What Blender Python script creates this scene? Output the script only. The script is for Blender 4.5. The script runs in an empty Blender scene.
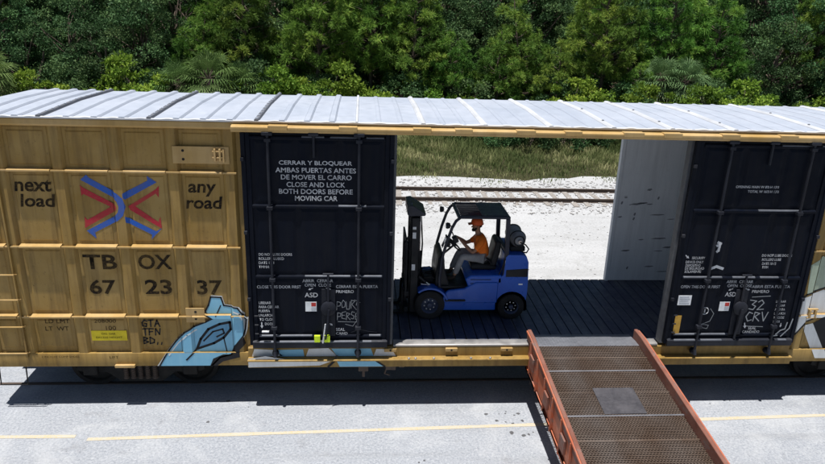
import bpy, bmesh, math, random
import numpy as np
from mathutils import Vector, Matrix
R = math.radians
SC = bpy.context.scene
COL = SC.collection

# ------------------------------------------------------------------ camera
cam_d = bpy.data.cameras.new('camera'); cam = bpy.data.objects.new('camera', cam_d); COL.objects.link(cam)
SC.camera = cam
cam_d.sensor_width = 36.0; cam_d.lens = 29.25; cam_d.clip_start = 0.1; cam_d.clip_end = 2000
def aim(loc, yaw, pitch, roll):
    cy, sy, cp, sp = math.cos(yaw), math.sin(yaw), math.cos(pitch), math.sin(pitch)
    fwd = Vector((-sy*cp, cy*cp, -sp)); rt = Vector((cy, sy, 0)); up = rt.cross(fwd)
    c, s = math.cos(roll), math.sin(roll)
    r2 = c*rt + s*up; u2 = -s*rt + c*up
    m = Matrix((r2, u2, -fwd)).transposed().to_4x4(); m.translation = loc
    return m
cam.matrix_world = aim((-0.585, -10.712, 6.999), -0.0805, 0.3286, 0.0339)

# ------------------------------------------------------------------ sky and sun
SUN = Vector((-0.11, -0.10, 1.0)).normalized()
W = bpy.data.worlds.new('World'); SC.world = W; W.use_nodes = True
nt = W.node_tree; nt.nodes.clear()
sky = nt.nodes.new('ShaderNodeTexSky'); sky.sky_type = 'NISHITA'; sky.sun_disc = False
sky.sun_elevation = math.asin(SUN.z); sky.sun_rotation = R(225); sky.altitude = 10; sky.air_density = 1.0; sky.dust_density = 0.8
bg = nt.nodes.new('ShaderNodeBackground'); bg.inputs['Strength'].default_value = 0.05
wo = nt.nodes.new('ShaderNodeOutputWorld')
nt.links.new(sky.outputs[0], bg.inputs[0]); nt.links.new(bg.outputs[0], wo.inputs[0])
sd = bpy.data.lights.new('sun', 'SUN'); sun = bpy.data.objects.new('sun', sd); COL.objects.link(sun)
sd.energy = 5.0; sd.angle = R(0.53); sd.color = (1.0, 0.975, 0.94)
sun.location = (0, 0, 30); sun.rotation_euler = SUN.to_track_quat('Z', 'Y').to_euler()
vs = SC.view_settings
vs.view_transform = 'Standard'; vs.look = 'None'; vs.gamma = 1.0; vs.exposure = 0.42; vs.use_curve_mapping = False

# ------------------------------------------------------------------ materials
MATS = {}
def new_mat(name):
    m = bpy.data.materials.new(name); m.use_nodes = True
    MATS[name] = m
    return m, m.node_tree.nodes, m.node_tree.links, m.node_tree.nodes['Principled BSDF']
def N(nodes, t, **kw):
    n = nodes.new(t)
    for k, v in kw.items(): setattr(n, k, v)
    return n
def c4(c): return (c[0], c[1], c[2], 1.0)
def noise(nodes, links, scale, detail=6, rough=0.6, vec=None, dist=0.0):
    n = N(nodes, 'ShaderNodeTexNoise'); n.inputs['Scale'].default_value = scale
    n.inputs['Detail'].default_value = detail; n.inputs['Roughness'].default_value = rough
    n.inputs['Distortion'].default_value = dist
    if vec is not None: links.new(vec, n.inputs['Vector'])
    return n.outputs['Fac']
def ramp(nodes, links, fac, stops):
    r = N(nodes, 'ShaderNodeValToRGB'); e = r.color_ramp.elements
    while len(e) < len(stops): e.new(0.5)
    for el, (p, c) in zip(e, stops):
        el.position = p; el.color = c4(c) if not isinstance(c, (int, float)) else (c, c, c, 1)
    links.new(fac, r.inputs[0]); return r.outputs[0]
def mix(nodes, links, fac, a, b, mode='MIX'):
    m = N(nodes, 'ShaderNodeMix', data_type='RGBA', blend_type=mode)
    if isinstance(fac, (int, float)): m.inputs[0].default_value = fac
    else: links.new(fac, m.inputs[0])
    for i, x in ((6, a), (7, b)):
        if isinstance(x, tuple): m.inputs[i].default_value = c4(x)
        else: links.new(x, m.inputs[i])
    return m.outputs[2]
def position(nodes, links, sx=1, sy=1, sz=1):
    g = N(nodes, 'ShaderNodeNewGeometry'); mp = N(nodes, 'ShaderNodeMapping')
    mp.inputs['Scale'].default_value = (sx, sy, sz)
    links.new(g.outputs['Position'], mp.inputs[0]); return mp.outputs[0]
def bump(nodes, links, h, strength, dist, bs):
    b = N(nodes, 'ShaderNodeBump'); b.inputs['Strength'].default_value = strength; b.inputs['Distance'].default_value = dist
    links.new(h, b.inputs['Height']); links.new(b.outputs[0], bs.inputs['Normal'])

def painted(name, col, dirt=(0.09, 0.06, 0.04), rough=0.5, metal=0.0, amount=0.5, streak=True, fade=None, scale=1.0, bump_s=0.15, spec=0.4):
    """weathered paint or metal: cloudy fading, rain streaks, fine grime spots"""
    m, n, l, bs = new_mat(name)
    pos = position(n, l)
    fade = fade or tuple(min(1, c*1.3+0.02) for c in col)
    f1 = ramp(n, l, noise(n, l, 1.1*scale, 5, 0.6, pos), [(0.35, 0.0), (0.7, 1.0)])
    c = mix(n, l, f1, col, fade)
    if streak:
        sp = position(n, l, 9*scale, 9*scale, 0.7*scale)
        f2 = ramp(n, l, noise(n, l, 1.0, 7, 0.65, sp), [(0.45, 0.0), (0.75, amount)])
        c = mix(n, l, f2, c, dirt)
    f3 = ramp(n, l, noise(n, l, 14*scale, 8, 0.75, pos), [(0.58, 0.0), (0.72, amount)])
    c = mix(n, l, f3, c, dirt)
    l.new(c, bs.inputs['Base Color'])
    rr = ramp(n, l, noise(n, l, 6*scale, 5, 0.6, pos), [(0.3, max(0.05, rough-0.14)), (0.7, min(1, rough+0.16))])
    l.new(rr, bs.inputs['Roughness'])
    bs.inputs['Metallic'].default_value = metal; bs.inputs['Specular IOR Level'].default_value = spec
    if bump_s: bump(n, l, noise(n, l, 2.3*scale, 6, 0.55, pos), bump_s, 0.02, bs)
    return m
def plain(name, col, rough=0.5, metal=0.0, spec=0.2):
    m, n, l, bs = new_mat(name)
    pos = position(n, l)
    f = ramp(n, l, noise(n, l, 9, 5, 0.6, pos), [(0.3, tuple(c*0.8 for c in col)), (0.7, tuple(min(1, c*1.15) for c in col))])
    l.new(f, bs.inputs['Base Color']); bs.inputs['Roughness'].default_value = rough
    bs.inputs['Metallic'].default_value = metal; bs.inputs['Specular IOR Level'].default_value = spec
    return m

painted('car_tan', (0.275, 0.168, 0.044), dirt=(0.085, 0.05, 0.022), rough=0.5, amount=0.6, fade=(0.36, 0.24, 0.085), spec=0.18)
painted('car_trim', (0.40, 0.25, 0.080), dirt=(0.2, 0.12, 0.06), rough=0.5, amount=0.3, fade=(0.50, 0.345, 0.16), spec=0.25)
painted('door_navy', (0.0030, 0.0048, 0.0105), dirt=(0.012, 0.012, 0.0135), rough=0.5, amount=0.5, fade=(0.0050, 0.0070, 0.0135), spec=0.08)
painted('rod_black', (0.008, 0.010, 0.017), dirt=(0.026, 0.023, 0.022), rough=0.5, amount=0.4, spec=0.16)
painted('worn_steel', (0.30, 0.29, 0.28), dirt=(0.12, 0.09, 0.07), rough=0.45, metal=0.6, amount=0.5, streak=False)
painted('worn_highlight_navy', (0.085, 0.092, 0.11), dirt=(0.012, 0.014, 0.02), rough=0.5, metal=0.2, amount=0.9, streak=False, scale=3)  # paler navy for door rail tops: wear plus painted-in highlight
painted('roof_zinc', (0.34, 0.375, 0.44), dirt=(0.20, 0.215, 0.25), rough=0.5, metal=0.0, amount=0.35, fade=(0.40, 0.43, 0.49), streak=False, scale=0.8, bump_s=0.25)
painted('roof_seam', (0.47, 0.48, 0.50), dirt=(0.36, 0.36, 0.37), rough=0.5, metal=0.1, amount=0.25, streak=False)
painted('roof_dark', (0.10, 0.105, 0.12), dirt=(0.08, 0.08, 0.085), rough=0.6, amount=0.6, streak=False, scale=3)
painted('underframe', (0.010, 0.010, 0.010), dirt=(0.03, 0.025, 0.02), rough=0.8, amount=0.5, spec=0.2)
painted('lining_grey', (0.70, 0.73, 0.76), dirt=(0.38, 0.39, 0.41), rough=0.55, amount=0.35, fade=(0.78, 0.80, 0.82), scale=0.9, spec=0.2)
plain('jamb_grey', (0.10, 0.105, 0.115), 0.5)
plain('scuff_grey', (0.22, 0.23, 0.25), 0.7)
painted('floor_steel', (0.024, 0.033, 0.066), dirt=(0.07, 0.075, 0.09), rough=0.42, amount=0.5, metal=0.0, spec=0.4, streak=False, scale=1.3, fade=(0.038, 0.048, 0.085))
def floor_wear():
    m = MATS['floor_steel']; n, l = m.node_tree.nodes, m.node_tree.links; bs = n['Principled BSDF']
    old = bs.inputs['Base Color'].links[0].from_socket
    f = ramp(n, l, noise(n, l, 1.0, 7, 0.7, position(n, l, 10, 0.9, 1)), [(0.50, 0.0), (0.66, 0.55)])
    c = mix(n, l, f, old, (0.12, 0.125, 0.14))
    f = ramp(n, l, noise(n, l, 1.3, 7, 0.7, position(n, l)), [(0.48, 0.0), (0.70, 0.6)])
    c = mix(n, l, f, c, (0.085, 0.09, 0.105))
    f = ramp(n, l, noise(n, l, 1.0, 6, 0.7, position(n, l, 1.1, 6, 1)), [(0.60, 0.0), (0.70, 0.35)])
    l.new(mix(n, l, f, c, (0.010, 0.012, 0.018)), bs.inputs['Base Color'])
floor_wear()
painted('rust_rail', (0.06, 0.042, 0.032), dirt=(0.13, 0.09, 0.065), rough=0.75, amount=0.6, streak=False)
painted('tie_wood', (0.20, 0.18, 0.16), dirt=(0.42, 0.40, 0.38), rough=0.95, amount=0.7, spec=0.1, scale=2)
painted('ramp_orange', (0.40, 0.10, 0.045), dirt=(0.20, 0.10, 0.07), rough=0.6, amount=0.55, fade=(0.42, 0.155, 0.09), streak=False, scale=2.5, spec=0.2)
painted('ramp_curb', (0.17, 0.065, 0.045), dirt=(0.11, 0.07, 0.055), rough=0.7, amount=0.7, spec=0.2, fade=(0.24, 0.115, 0.085), streak=False, scale=2.5)
painted('grate_steel', (0.105, 0.066, 0.044), dirt=(0.06, 0.042, 0.034), rough=0.55, metal=0.2, amount=0.6, fade=(0.17, 0.13, 0.105), streak=False, scale=1.6)
painted('plate_steel', (0.17, 0.175, 0.195), dirt=(0.13, 0.10, 0.085), rough=0.45, metal=0.45, amount=0.5, streak=False, scale=2)
painted('patch_steel', (0.060, 0.058, 0.066), dirt=(0.075, 0.052, 0.04), rough=0.4, metal=0.3, amount=0.8, streak=False, scale=3, fade=(0.11, 0.105, 0.115))
painted('fork_blue', (0.005, 0.068, 0.38), dirt=(0.014, 0.03, 0.09), rough=0.35, amount=0.5, fade=(0.012, 0.10, 0.48), streak=False, spec=0.5, bump_s=0.0)
painted('fork_black', (0.009, 0.010, 0.013), dirt=(0.03, 0.027, 0.025), rough=0.5, amount=0.4, streak=False, bump_s=0.0, spec=0.2)
painted('guard_black', (0.008, 0.011, 0.024), dirt=(0.03, 0.03, 0.035), rough=0.35, amount=0.3, streak=False, bump_s=0.0, spec=0.3)
painted('tyre_rubber', (0.011, 0.011, 0.012), dirt=(0.05, 0.045, 0.04), rough=0.85, amount=0.3, streak=False, spec=0.15)
painted('rim_blue', (0.025, 0.035, 0.07), dirt=(0.05, 0.05, 0.05), rough=0.5, amount=0.4, streak=False)
plain('bolt_steel', (0.55, 0.55, 0.56), 0.35, 0.7)
plain('chrome', (0.62, 0.62, 0.63), 0.2, 0.9)
painted('tank_steel', (0.17, 0.175, 0.19), dirt=(0.08, 0.08, 0.09), rough=0.45, metal=0.2, amount=0.7, streak=False, scale=4)
plain('vinyl_black', (0.020, 0.020, 0.022), 0.5)
plain('hose_black', (0.014, 0.014, 0.015), 0.55)
plain('lamp_glass', (0.55, 0.57, 0.6), 0.15)
plain('letter_black', (0.010, 0.008, 0.008), 0.7, 0, 0.08)
plain('letter_white', (0.55, 0.56, 0.58), 0.7, 0, 0.1)
plain('chalk_white', (0.30, 0.315, 0.33), 0.9, 0, 0.1)
plain('logo_blue', (0.025, 0.11, 0.46), 0.6, 0, 0.1)
plain('logo_red', (0.42, 0.022, 0.045), 0.6, 0, 0.1)
plain('sticker_yellow', (0.72, 0.56, 0.025), 0.5)
plain('sticker_white', (0.78, 0.79, 0.80), 0.5)
plain('sticker_red', (0.50, 0.05, 0.04), 0.5)
plain('sticker_grey', (0.45, 0.47, 0.50), 0.5)
plain('reflector_amber', (0.52, 0.30, 0.05), 0.4)
plain('tag_lime', (0.60, 0.78, 0.03), 0.5)
painted('spray_blue', (0.17, 0.42, 0.60), dirt=(0.30, 0.55, 0.68), rough=0.55, amount=0.5, fade=(0.24, 0.52, 0.68))
painted('spray_teal', (0.10, 0.27, 0.42), rough=0.55, amount=0.3)
painted('spray_white', (0.62, 0.63, 0.62), dirt=(0.4, 0.38, 0.34), rough=0.6, amount=0.35)
painted('spray_green', (0.34, 0.40, 0.30), rough=0.6, amount=0.3)
plain('spray_black', (0.016, 0.016, 0.019), 0.55)
plain('oil_dark', (0.10, 0.10, 0.105), 0.7)
plain('skin', (0.30, 0.155, 0.095), 0.5)
plain('hair_dark', (0.02, 0.014, 0.010), 0.8)
plain('shirt_orange', (0.80, 0.17, 0.018), 0.8, 0, 0.2)
plain('trousers_grey', (0.27, 0.265, 0.265), 0.9, 0, 0.15)
plain('boot_brown', (0.05, 0.035, 0.027), 0.7)
plain('hat_orange', (0.62, 0.10, 0.025), 0.35)

def stencil(name, col, under):
    n, l = MATS[name].node_tree.nodes, MATS[name].node_tree.links; bs = n['Principled BSDF']; pos = position(n, l)
    f = ramp(n, l, noise(n, l, 30, 6, 0.75, pos), [(0.50, 0.0), (0.66, 0.75)])
    g_ = ramp(n, l, noise(n, l, 2.5, 4, 0.6, pos), [(0.40, 0.0), (0.75, 0.45)])
    l.new(mix(n, l, g_, mix(n, l, f, col, under), under), bs.inputs['Base Color'])
stencil('letter_white', (0.58, 0.59, 0.61), (0.03, 0.032, 0.04)); stencil('letter_black', (0.010, 0.008, 0.008), (0.14, 0.088, 0.03))
stencil('logo_blue', (0.025, 0.11, 0.46), (0.13, 0.12, 0.18)); stencil('logo_red', (0.42, 0.022, 0.045), (0.30, 0.10, 0.05))
def ramp_wear():
    # tyre-polished wheel paths along the deck, chipped paint on the rails
    n, l = MATS['grate_steel'].node_tree.nodes, MATS['grate_steel'].node_tree.links; bs = n['Principled BSDF']
    old = bs.inputs['Base Color'].links[0].from_socket
    g_ = N(n, 'ShaderNodeNewGeometry'); sx = N(n, 'ShaderNodeSeparateXYZ'); l.new(g_.outputs['Position'], sx.inputs[0])
    tot = None
    for c0 in (2.98, 4.02):
        d = N(n, 'ShaderNodeMath', operation='SUBTRACT'); d.inputs[1].default_value = c0; l.new(sx.outputs['X'], d.inputs[0])
        a = N(n, 'ShaderNodeMath', operation='ABSOLUTE'); l.new(d.outputs[0], a.inputs[0])
        r = N(n, 'ShaderNodeMapRange'); r.inputs[1].default_value = .08; r.inputs[2].default_value = .30; r.inputs[3].default_value = .35; r.inputs[4].default_value = 0; l.new(a.outputs[0], r.inputs[0])
        tot = r.outputs[0] if tot is None else tot
        if tot is not r.outputs[0]:
            ad = N(n, 'ShaderNodeMath', operation='ADD'); l.new(tot, ad.inputs[0]); l.new(r.outputs[0], ad.inputs[1]); tot = ad.outputs[0]
    nz = ramp(n, l, noise(n, l, 3, 7, 0.7, position(n, l, 1, .5, 1)), [(0.30, 0.15), (0.70, 1.0)])
    m_ = N(n, 'ShaderNodeMath', operation='MULTIPLY'); l.new(tot, m_.inputs[0]); l.new(nz, m_.inputs[1])
    l.new(mix(n, l, m_.outputs[0], old, (0.19, 0.165, 0.15)), bs.inputs['Base Color'])
    for nm in ('ramp_curb', 'ramp_orange'):
        n, l = MATS[nm].node_tree.nodes, MATS[nm].node_tree.links; bs = n['Principled BSDF']; old = bs.inputs['Base Color'].links[0].from_socket
        f = ramp(n, l, noise(n, l, 9, 8, 0.8, position(n, l, 1, .35, 1)), [(0.52, 0.0), (0.62, 0.75)])
        l.new(mix(n, l, f, old, (0.17, 0.14, 0.13)), bs.inputs['Base Color'])
ramp_wear()
def ground_mats():
    # weathered pale asphalt with aggregate
    m, n, l, bs = new_mat('asphalt_pale')
    pos = position(n, l)
    c = ramp(n, l, noise(n, l, 0.55, 6, 0.6, pos), [(0.3, (0.245, 0.265, 0.30)), (0.7, (0.325, 0.345, 0.38))])
    agg = ramp(n, l, noise(n, l, 24, 6, 0.85, pos), [(0.36, (0.07, 0.075, 0.085)), (0.46, (0.27, 0.28, 0.30)), (0.55, (0.40, 0.41, 0.425)), (0.64, (0.62, 0.625, 0.63))])
    c = mix(n, l, 0.45, c, agg)
    tw = ramp(n, l, noise(n, l, 1.0, 5, 0.6, position(n, l, .16, 2.2, 1)), [(0.52, 0.0), (0.70, 0.40)])
    c = mix(n, l, tw, c, (0.21, 0.215, 0.225))
    pale = ramp(n, l, noise(n, l, 0.9, 7, 0.7, pos, 0.6), [(0.50, 0.0), (0.72, 0.5)])
    c = mix(n, l, pale, c, (0.50, 0.505, 0.51))
    sp = ramp(n, l, noise(n, l, 7.5, 5, 0.6, pos), [(0.70, 0.0), (0.76, 0.7)])
    c = mix(n, l, sp, c, (0.08, 0.08, 0.085))
    st = ramp(n, l, noise(n, l, 2.2, 8, 0.72, pos, 0.4), [(0.58, 0.0), (0.72, 0.55)])
    c = mix(n, l, st, c, (0.19, 0.19, 0.20))
    v = N(n, 'ShaderNodeTexVoronoi', feature='DISTANCE_TO_EDGE'); v.inputs['Scale'].default_value = 0.33
    nd = N(n, 'ShaderNodeTexNoise'); nd.inputs['Scale'].default_value = 1.5; nd.inputs['Detail'].default_value = 6
    vm = N(n, 'ShaderNodeVectorMath', operation='MULTIPLY_ADD'); vm.inputs[1].default_value = (1.1, 1.1, 1.1)
    l.new(pos, nd.inputs['Vector']); l.new(nd.outputs['Color'], vm.inputs[0]); l.new(pos, vm.inputs[2]); l.new(vm.outputs[0], v.inputs['Vector'])
    ck = ramp(n, l, v.outputs['Distance'], [(0.0, 0.10), (0.004, 0.0)])
    c = mix(n, l, ck, c, (0.12, 0.12, 0.125))
    l.new(c, bs.inputs['Base Color']); bs.inputs['Roughness'].default_value = 0.9; bs.inputs['Specular IOR Level'].default_value = 0.25
    bump(n, l, noise(n, l, 60, 4, 0.7, pos), 0.6, 0.012, bs)
    # crushed white shell rock
    m, n, l, bs = new_mat('shell_rock')
    pos = position(n, l)
    c = ramp(n, l, noise(n, l, 0.35, 6, 0.6, pos), [(0.3, (0.33, 0.335, 0.34)), (0.7, (0.45, 0.455, 0.46))])
    g = ramp(n, l, noise(n, l, 14, 6, 0.8, pos), [(0.34, (0.20, 0.20, 0.20)), (0.47, (0.40, 0.40, 0.40)), (0.7, (0.56, 0.56, 0.56))])
    c = mix(n, l, 0.5, c, g)
    d = ramp(n, l, noise(n, l, 1.6, 8, 0.75, pos), [(0.54, 0.0), (0.72, 0.6)])
    c = mix(n, l, d, c, (0.22, 0.215, 0.205))
    d = ramp(n, l, noise(n, l, 1.0, 6, 0.65, position(n, l, .12, .9, 1)), [(0.48, 0.0), (0.66, 0.45)])
    c = mix(n, l, d, c, (0.27, 0.27, 0.265))
    l.new(c, bs.inputs['Base Color']); bs.inputs['Roughness'].default_value = 0.95; bs.inputs['Specular IOR Level'].default_value = 0.1
    bump(n, l, noise(n, l, 7, 6, 0.65, pos), 0.35, 0.05, bs)
    # soil and leaf litter
    m, n, l, bs = new_mat('soil_litter')
    pos = position(n, l)
    c = ramp(n, l, noise(n, l, 3.0, 8, 0.7, pos), [(0.3, (0.03, 0.027, 0.017)), (0.55, (0.05, 0.05, 0.024)), (0.75, (0.09, 0.08, 0.045))])
    l.new(c, bs.inputs['Base Color']); bs.inputs['Roughness'].default_value = 1.0; bs.inputs['Specular IOR Level'].default_value = 0.05
    bump(n, l, noise(n, l, 5, 6, 0.7, pos), 0.8, 0.1, bs)
    # worn yellow road paint: paint chips away to the asphalt colour
    m, n, l, bs = new_mat('road_yellow')
    pos = position(n, l)
    f = ramp(n, l, noise(n, l, 26, 7, 0.8, pos), [(0.44, 0.0), (0.58, 0.85)])
    c = mix(n, l, f, (0.50, 0.38, 0.18), (0.42, 0.42, 0.42))
    f = ramp(n, l, noise(n, l, 1.8, 5, 0.6, pos), [(0.35, 0.15), (0.7, 0.85)])
    c = mix(n, l, f, c, (0.46, 0.43, 0.36))
    l.new(c, bs.inputs['Base Color']); bs.inputs['Roughness'].default_value = 0.85
    bump(n, l, noise(n, l, 60, 4, 0.7, pos), 0.5, 0.01, bs)
ground_mats()

def foliage(name, c_dark, c_mid, c_light, trans=0.3, rough=0.6, spec=0.12):
    m, n, l, bs = new_mat(name)
    at = N(n, 'ShaderNodeAttribute', attribute_name='tint')
    oi = N(n, 'ShaderNodeObjectInfo')
    base = ramp(n, l, at.outputs['Fac'], [(0.0, c_dark), (0.55, c_mid), (1.0, c_light)])
    hs = N(n, 'ShaderNodeHueSaturation'); mr = N(n, 'ShaderNodeMapRange')
    mr.inputs[3].default_value = 0.496; mr.inputs[4].default_value = 0.532
    l.new(oi.outputs['Random'], mr.inputs[0]); l.new(mr.outputs[0], hs.inputs['Hue'])
    mv = N(n, 'ShaderNodeMapRange'); mv.inputs[3].default_value = 0.8; mv.inputs[4].default_value = 1.2
    wn = N(n, 'ShaderNodeTexWhiteNoise', noise_dimensions='1D'); l.new(oi.outputs['Random'], wn.inputs['W'])
    l.new(wn.outputs[0], mv.inputs[0]); l.new(mv.outputs[0], hs.inputs['Value'])
    l.new(base, hs.inputs['Color'])
    l.new(hs.outputs[0], bs.inputs['Base Color']); bs.inputs['Roughness'].default_value = rough
    bs.inputs['Specular IOR Level'].default_value = spec
    tr = N(n, 'ShaderNodeBsdfTranslucent'); l.new(hs.outputs[0], tr.inputs['Color'])
    ms = N(n, 'ShaderNodeMixShader'); ms.inputs[0].default_value = trans
    out = n['Material Output']
    l.new(bs.outputs[0], ms.inputs[1]); l.new(tr.outputs[0], ms.inputs[2]); l.new(ms.outputs[0], out.inputs['Surface'])
foliage('pine_needles', (0.036, 0.080, 0.016), (0.145, 0.25, 0.042), (0.42, 0.50, 0.095), trans=0.28)
foliage('oak_leaves', (0.024, 0.052, 0.021), (0.068, 0.125, 0.046), (0.19, 0.27, 0.10), trans=0.24)
foliage('shrub_leaves', (0.055, 0.11, 0.016), (0.19, 0.28, 0.036), (0.45, 0.52, 0.085), trans=0.32)
foliage('palm_fronds', (0.07, 0.12, 0.035), (0.12, 0.18, 0.055), (0.30, 0.33, 0.17), trans=0.25)
foliage('palm_fronds_grey', (0.08, 0.135, 0.055), (0.145, 0.21, 0.085), (0.36, 0.38, 0.21), trans=0.2)
foliage('weeds', (0.085, 0.105, 0.036), (0.20, 0.205, 0.085), (0.40, 0.36, 0.20), trans=0.4, rough=0.8, spec=0.1)
painted('bark', (0.10, 0.075, 0.058), dirt=(0.20, 0.16, 0.135), rough=0.95, amount=0.7, scale=2.5, bump_s=0.8, spec=0.1)
painted('stone', (0.34, 0.33, 0.32), dirt=(0.14, 0.13, 0.12), rough=0.95, amount=0.7, streak=False, scale=3, spec=0.1)

# ------------------------------------------------------------------ mesh helpers
class MB:
    def __init__(s): s.v = []; s.f = []
    def add(s, vs, fs):
        o = len(s.v); s.v += [tuple(p) for p in vs]; s.f += [tuple(i+o for i in f) for f in fs]; return s
    def box(s, x0, x1, y0, y1, z0, z1, M=None):
        vs = [(x, y, z) for x in (x0, x1) for y in (y0, y1) for z in (z0, z1)]
        if M is not None: vs = [M @ Vector(p) for p in vs]
        return s.add(vs, [(0,1,3,2),(4,6,7,5),(0,4,5,1),(2,3,7,6),(0,2,6,4),(1,5,7,3)])
    def prism(s, poly, axis, a0, a1):
        n = len(poly)
        def P(u, w, a): return {'x': (a, u, w), 'y': (u, a, w), 'z': (u, w, a)}[axis]
        vs = [P(u, w, a0) for u, w in poly] + [P(u, w, a1) for u, w in poly]
        fs = [tuple(range(n)), tuple(range(2*n-1, n-1, -1))]
        fs += [(i, i+n, (i+1) % n + n, (i+1) % n) for i in range(n)]
        return s.add(vs, fs)
    def tube(s, pts, r, n=8, cap=True):
        pts = [Vector(p) for p in pts]; k = len(pts)
        rr = r if isinstance(r, (list, tuple)) else [r]*k
        vs = []; fs = []; up = None
        for i, p in enumerate(pts):
            t = (pts[min(i+1, k-1)] - pts[max(i-1, 0)]).normalized()
            if up is None: up = t.orthogonal().normalized()
            up = (up - t*up.dot(t)); up = up.normalized() if up.length > 1e-6 else t.orthogonal().normalized()
            b = t.cross(up)
            for j in range(n):
                a = 2*math.pi*j/n; vs.append(p + rr[i]*(math.cos(a)*up + math.sin(a)*b))
        for i in range(k-1):
            for j in range(n):
                fs.append((i*n+j, i*n+(j+1) % n, (i+1)*n+(j+1) % n, (i+1)*n+j))
        if cap: fs += [tuple(range(n-1, -1, -1)), tuple((k-1)*n+j for j in range(n))]
        return s.add(vs, fs)
    def lathe(s, prof, c, axis='z', n=24, cap=True):
        """prof: (radius, height) pairs; closed ends where radius is 0"""
        vs = []; fs = []; k = len(prof)
        for r, h in prof:
            for j in range(n):
                a = 2*math.pi*j/n; u, w = r*math.cos(a), r*math.sin(a)
                vs.append({'z': (c[0]+u, c[1]+w, c[2]+h), 'y': (c[0]+u, c[1]+h, c[2]+w), 'x': (c[0]+h, c[1]+u, c[2]+w)}[axis])
        for i in range(k-1):
            for j in range(n): fs.append((i*n+j, i*n+(j+1) % n, (i+1)*n+(j+1) % n, (i+1)*n+j))
        if cap: fs += [tuple(range(n)), tuple((k-1)*n+j for j in range(n-1, -1, -1))]
        return s.add(vs, fs)
    def torus(s, c, axis_v, Rr, r, n=24, m=8):
        ax = Vector(axis_v).normalized(); u = ax.orthogonal().normalized(); w = ax.cross(u); vs = []; fs = []
        for i in range(n):
            a = 2*math.pi*i/n; d = u*math.cos(a) + w*math.sin(a)
            for j in range(m):
                b = 2*math.pi*j/m; vs.append(Vector(c) + d*(Rr + r*math.cos(b)) + ax*r*math.sin(b))
        for i in range(n):
            for j in range(m): fs.append((i*m+j, ((i+1) % n)*m+j, ((i+1) % n)*m+(j+1) % m, i*m+(j+1) % m))
        return s.add(vs, fs)
    def mesh(s, name, mat, smooth=True):
        me = bpy.data.meshes.new(name); me.from_pydata(s.v, [], s.f)
        bm = bmesh.new(); bm.from_mesh(me); bmesh.ops.recalc_face_normals(bm, faces=bm.faces); bm.to_mesh(me); bm.free()
        me.materials.append(MATS[mat])
        if smooth:
            me.polygons.foreach_set('use_smooth', [True]*len(me.polygons)); me.set_sharp_from_angle(angle=R(35))
        return me
    def build(s, name, mat, parent=None, bevel=0, loc=(0, 0, 0), smooth=True):
        return link(name, s.mesh(name, mat, smooth), parent, loc, bevel)
OFF = {}
def link(name, me, parent=None, loc=(0, 0, 0), bevel=0):
    o = bpy.data.objects.new(name, me); COL.objects.link(o)
    place(o, parent, loc)
    if bevel:
        b = o.modifiers.new('edge', 'BEVEL'); b.width = bevel; b.segments = 2; b.limit_method = 'ANGLE'; b.angle_limit = R(40); b.harden_normals = False
    return o
def place(o, parent, loc=(0, 0, 0)):
    """loc is in world axes; a part is stored relative to its thing"""
    loc = Vector(loc); OFF[o.name] = loc
    if parent is not None:
        o.parent = parent; o.location = loc - OFF[parent.name]
    else: o.location = loc
def like(src, loc, parent):
    c = src.copy(); COL.objects.link(c); place(c, parent, loc); return c
def thing(name, label, cat, loc=(0, 0, 0), group=None):
    o = bpy.data.objects.new(name, None); o.empty_display_size = 0.2; COL.objects.link(o); place(o, None, loc)
    return tag(o, label, cat, group)
def tag(o, label, cat, group=None):
    o['label'] = label; o['category'] = cat
    if group: o['group'] = group
    return o
def box_part(name, mat, parent, x0, x1, y0, y1, z0, z1, bevel=0.004):
    return MB().box(x0, x1, y0, y1, z0, z1).build(name, mat, parent, bevel)

# ------------------------------------------------------------------ the ground
def sheet(name, mat, x0, x1, y0, y1, z):
    o = MB().add([(x0, y0, z), (x1, y0, z), (x1, y1, z), (x0, y1, z)], [(0, 1, 2, 3)]).build(name, mat, smooth=False)
    o['kind'] = 'structure'; return o
sheet('ground', 'soil_litter', -500, 500, -500, 700, -0.004)
sheet('road', 'asphalt_pale', -200, 200, -60, 4.6, 0.0)
# gravel yard with a ragged far edge
rg = random.Random(3)
top = [(x, 17.0 + 0.35*math.sin(x*0.8) + rg.uniform(-.25, .25), 0.0) for x in np.arange(140, -140.1, -0.7)]
yard = MB().add([(-140, 4.6, 0.0), (140, 4.6, 0.0)] + top, [tuple(range(len(top)+2))]).build('gravel_yard', 'shell_rock', smooth=False); yard['kind'] = 'structure'
# painted yellow line, a little wavy, with the short gap near the left
def line_strip(name, x0, x1):
    xs = np.linspace(x0, x1, max(2, int((x1-x0)/0.5)))
    lr = random.Random(int(x0*10)); vs = []
    yc = lambda x: -0.985 + 0.030*(x+5) if x > -5.15 else -0.905 - 0.010*(x+5)
    for x in xs:
        w = 0.042 + lr.uniform(-.006, .006)
        vs += [(x, yc(x)-w, 0.004), (x, yc(x)+w, 0.004)]
    o = MB().add(vs, [(2*i, 2*i+2, 2*i+3, 2*i+1) for i in range(len(xs)-1)]).build(name, 'road_yellow', smooth=False); o['kind'] = 'structure'
line_strip('road_marking', -60, -5.30); line_strip('road_marking', -5.08, 60)

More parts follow.
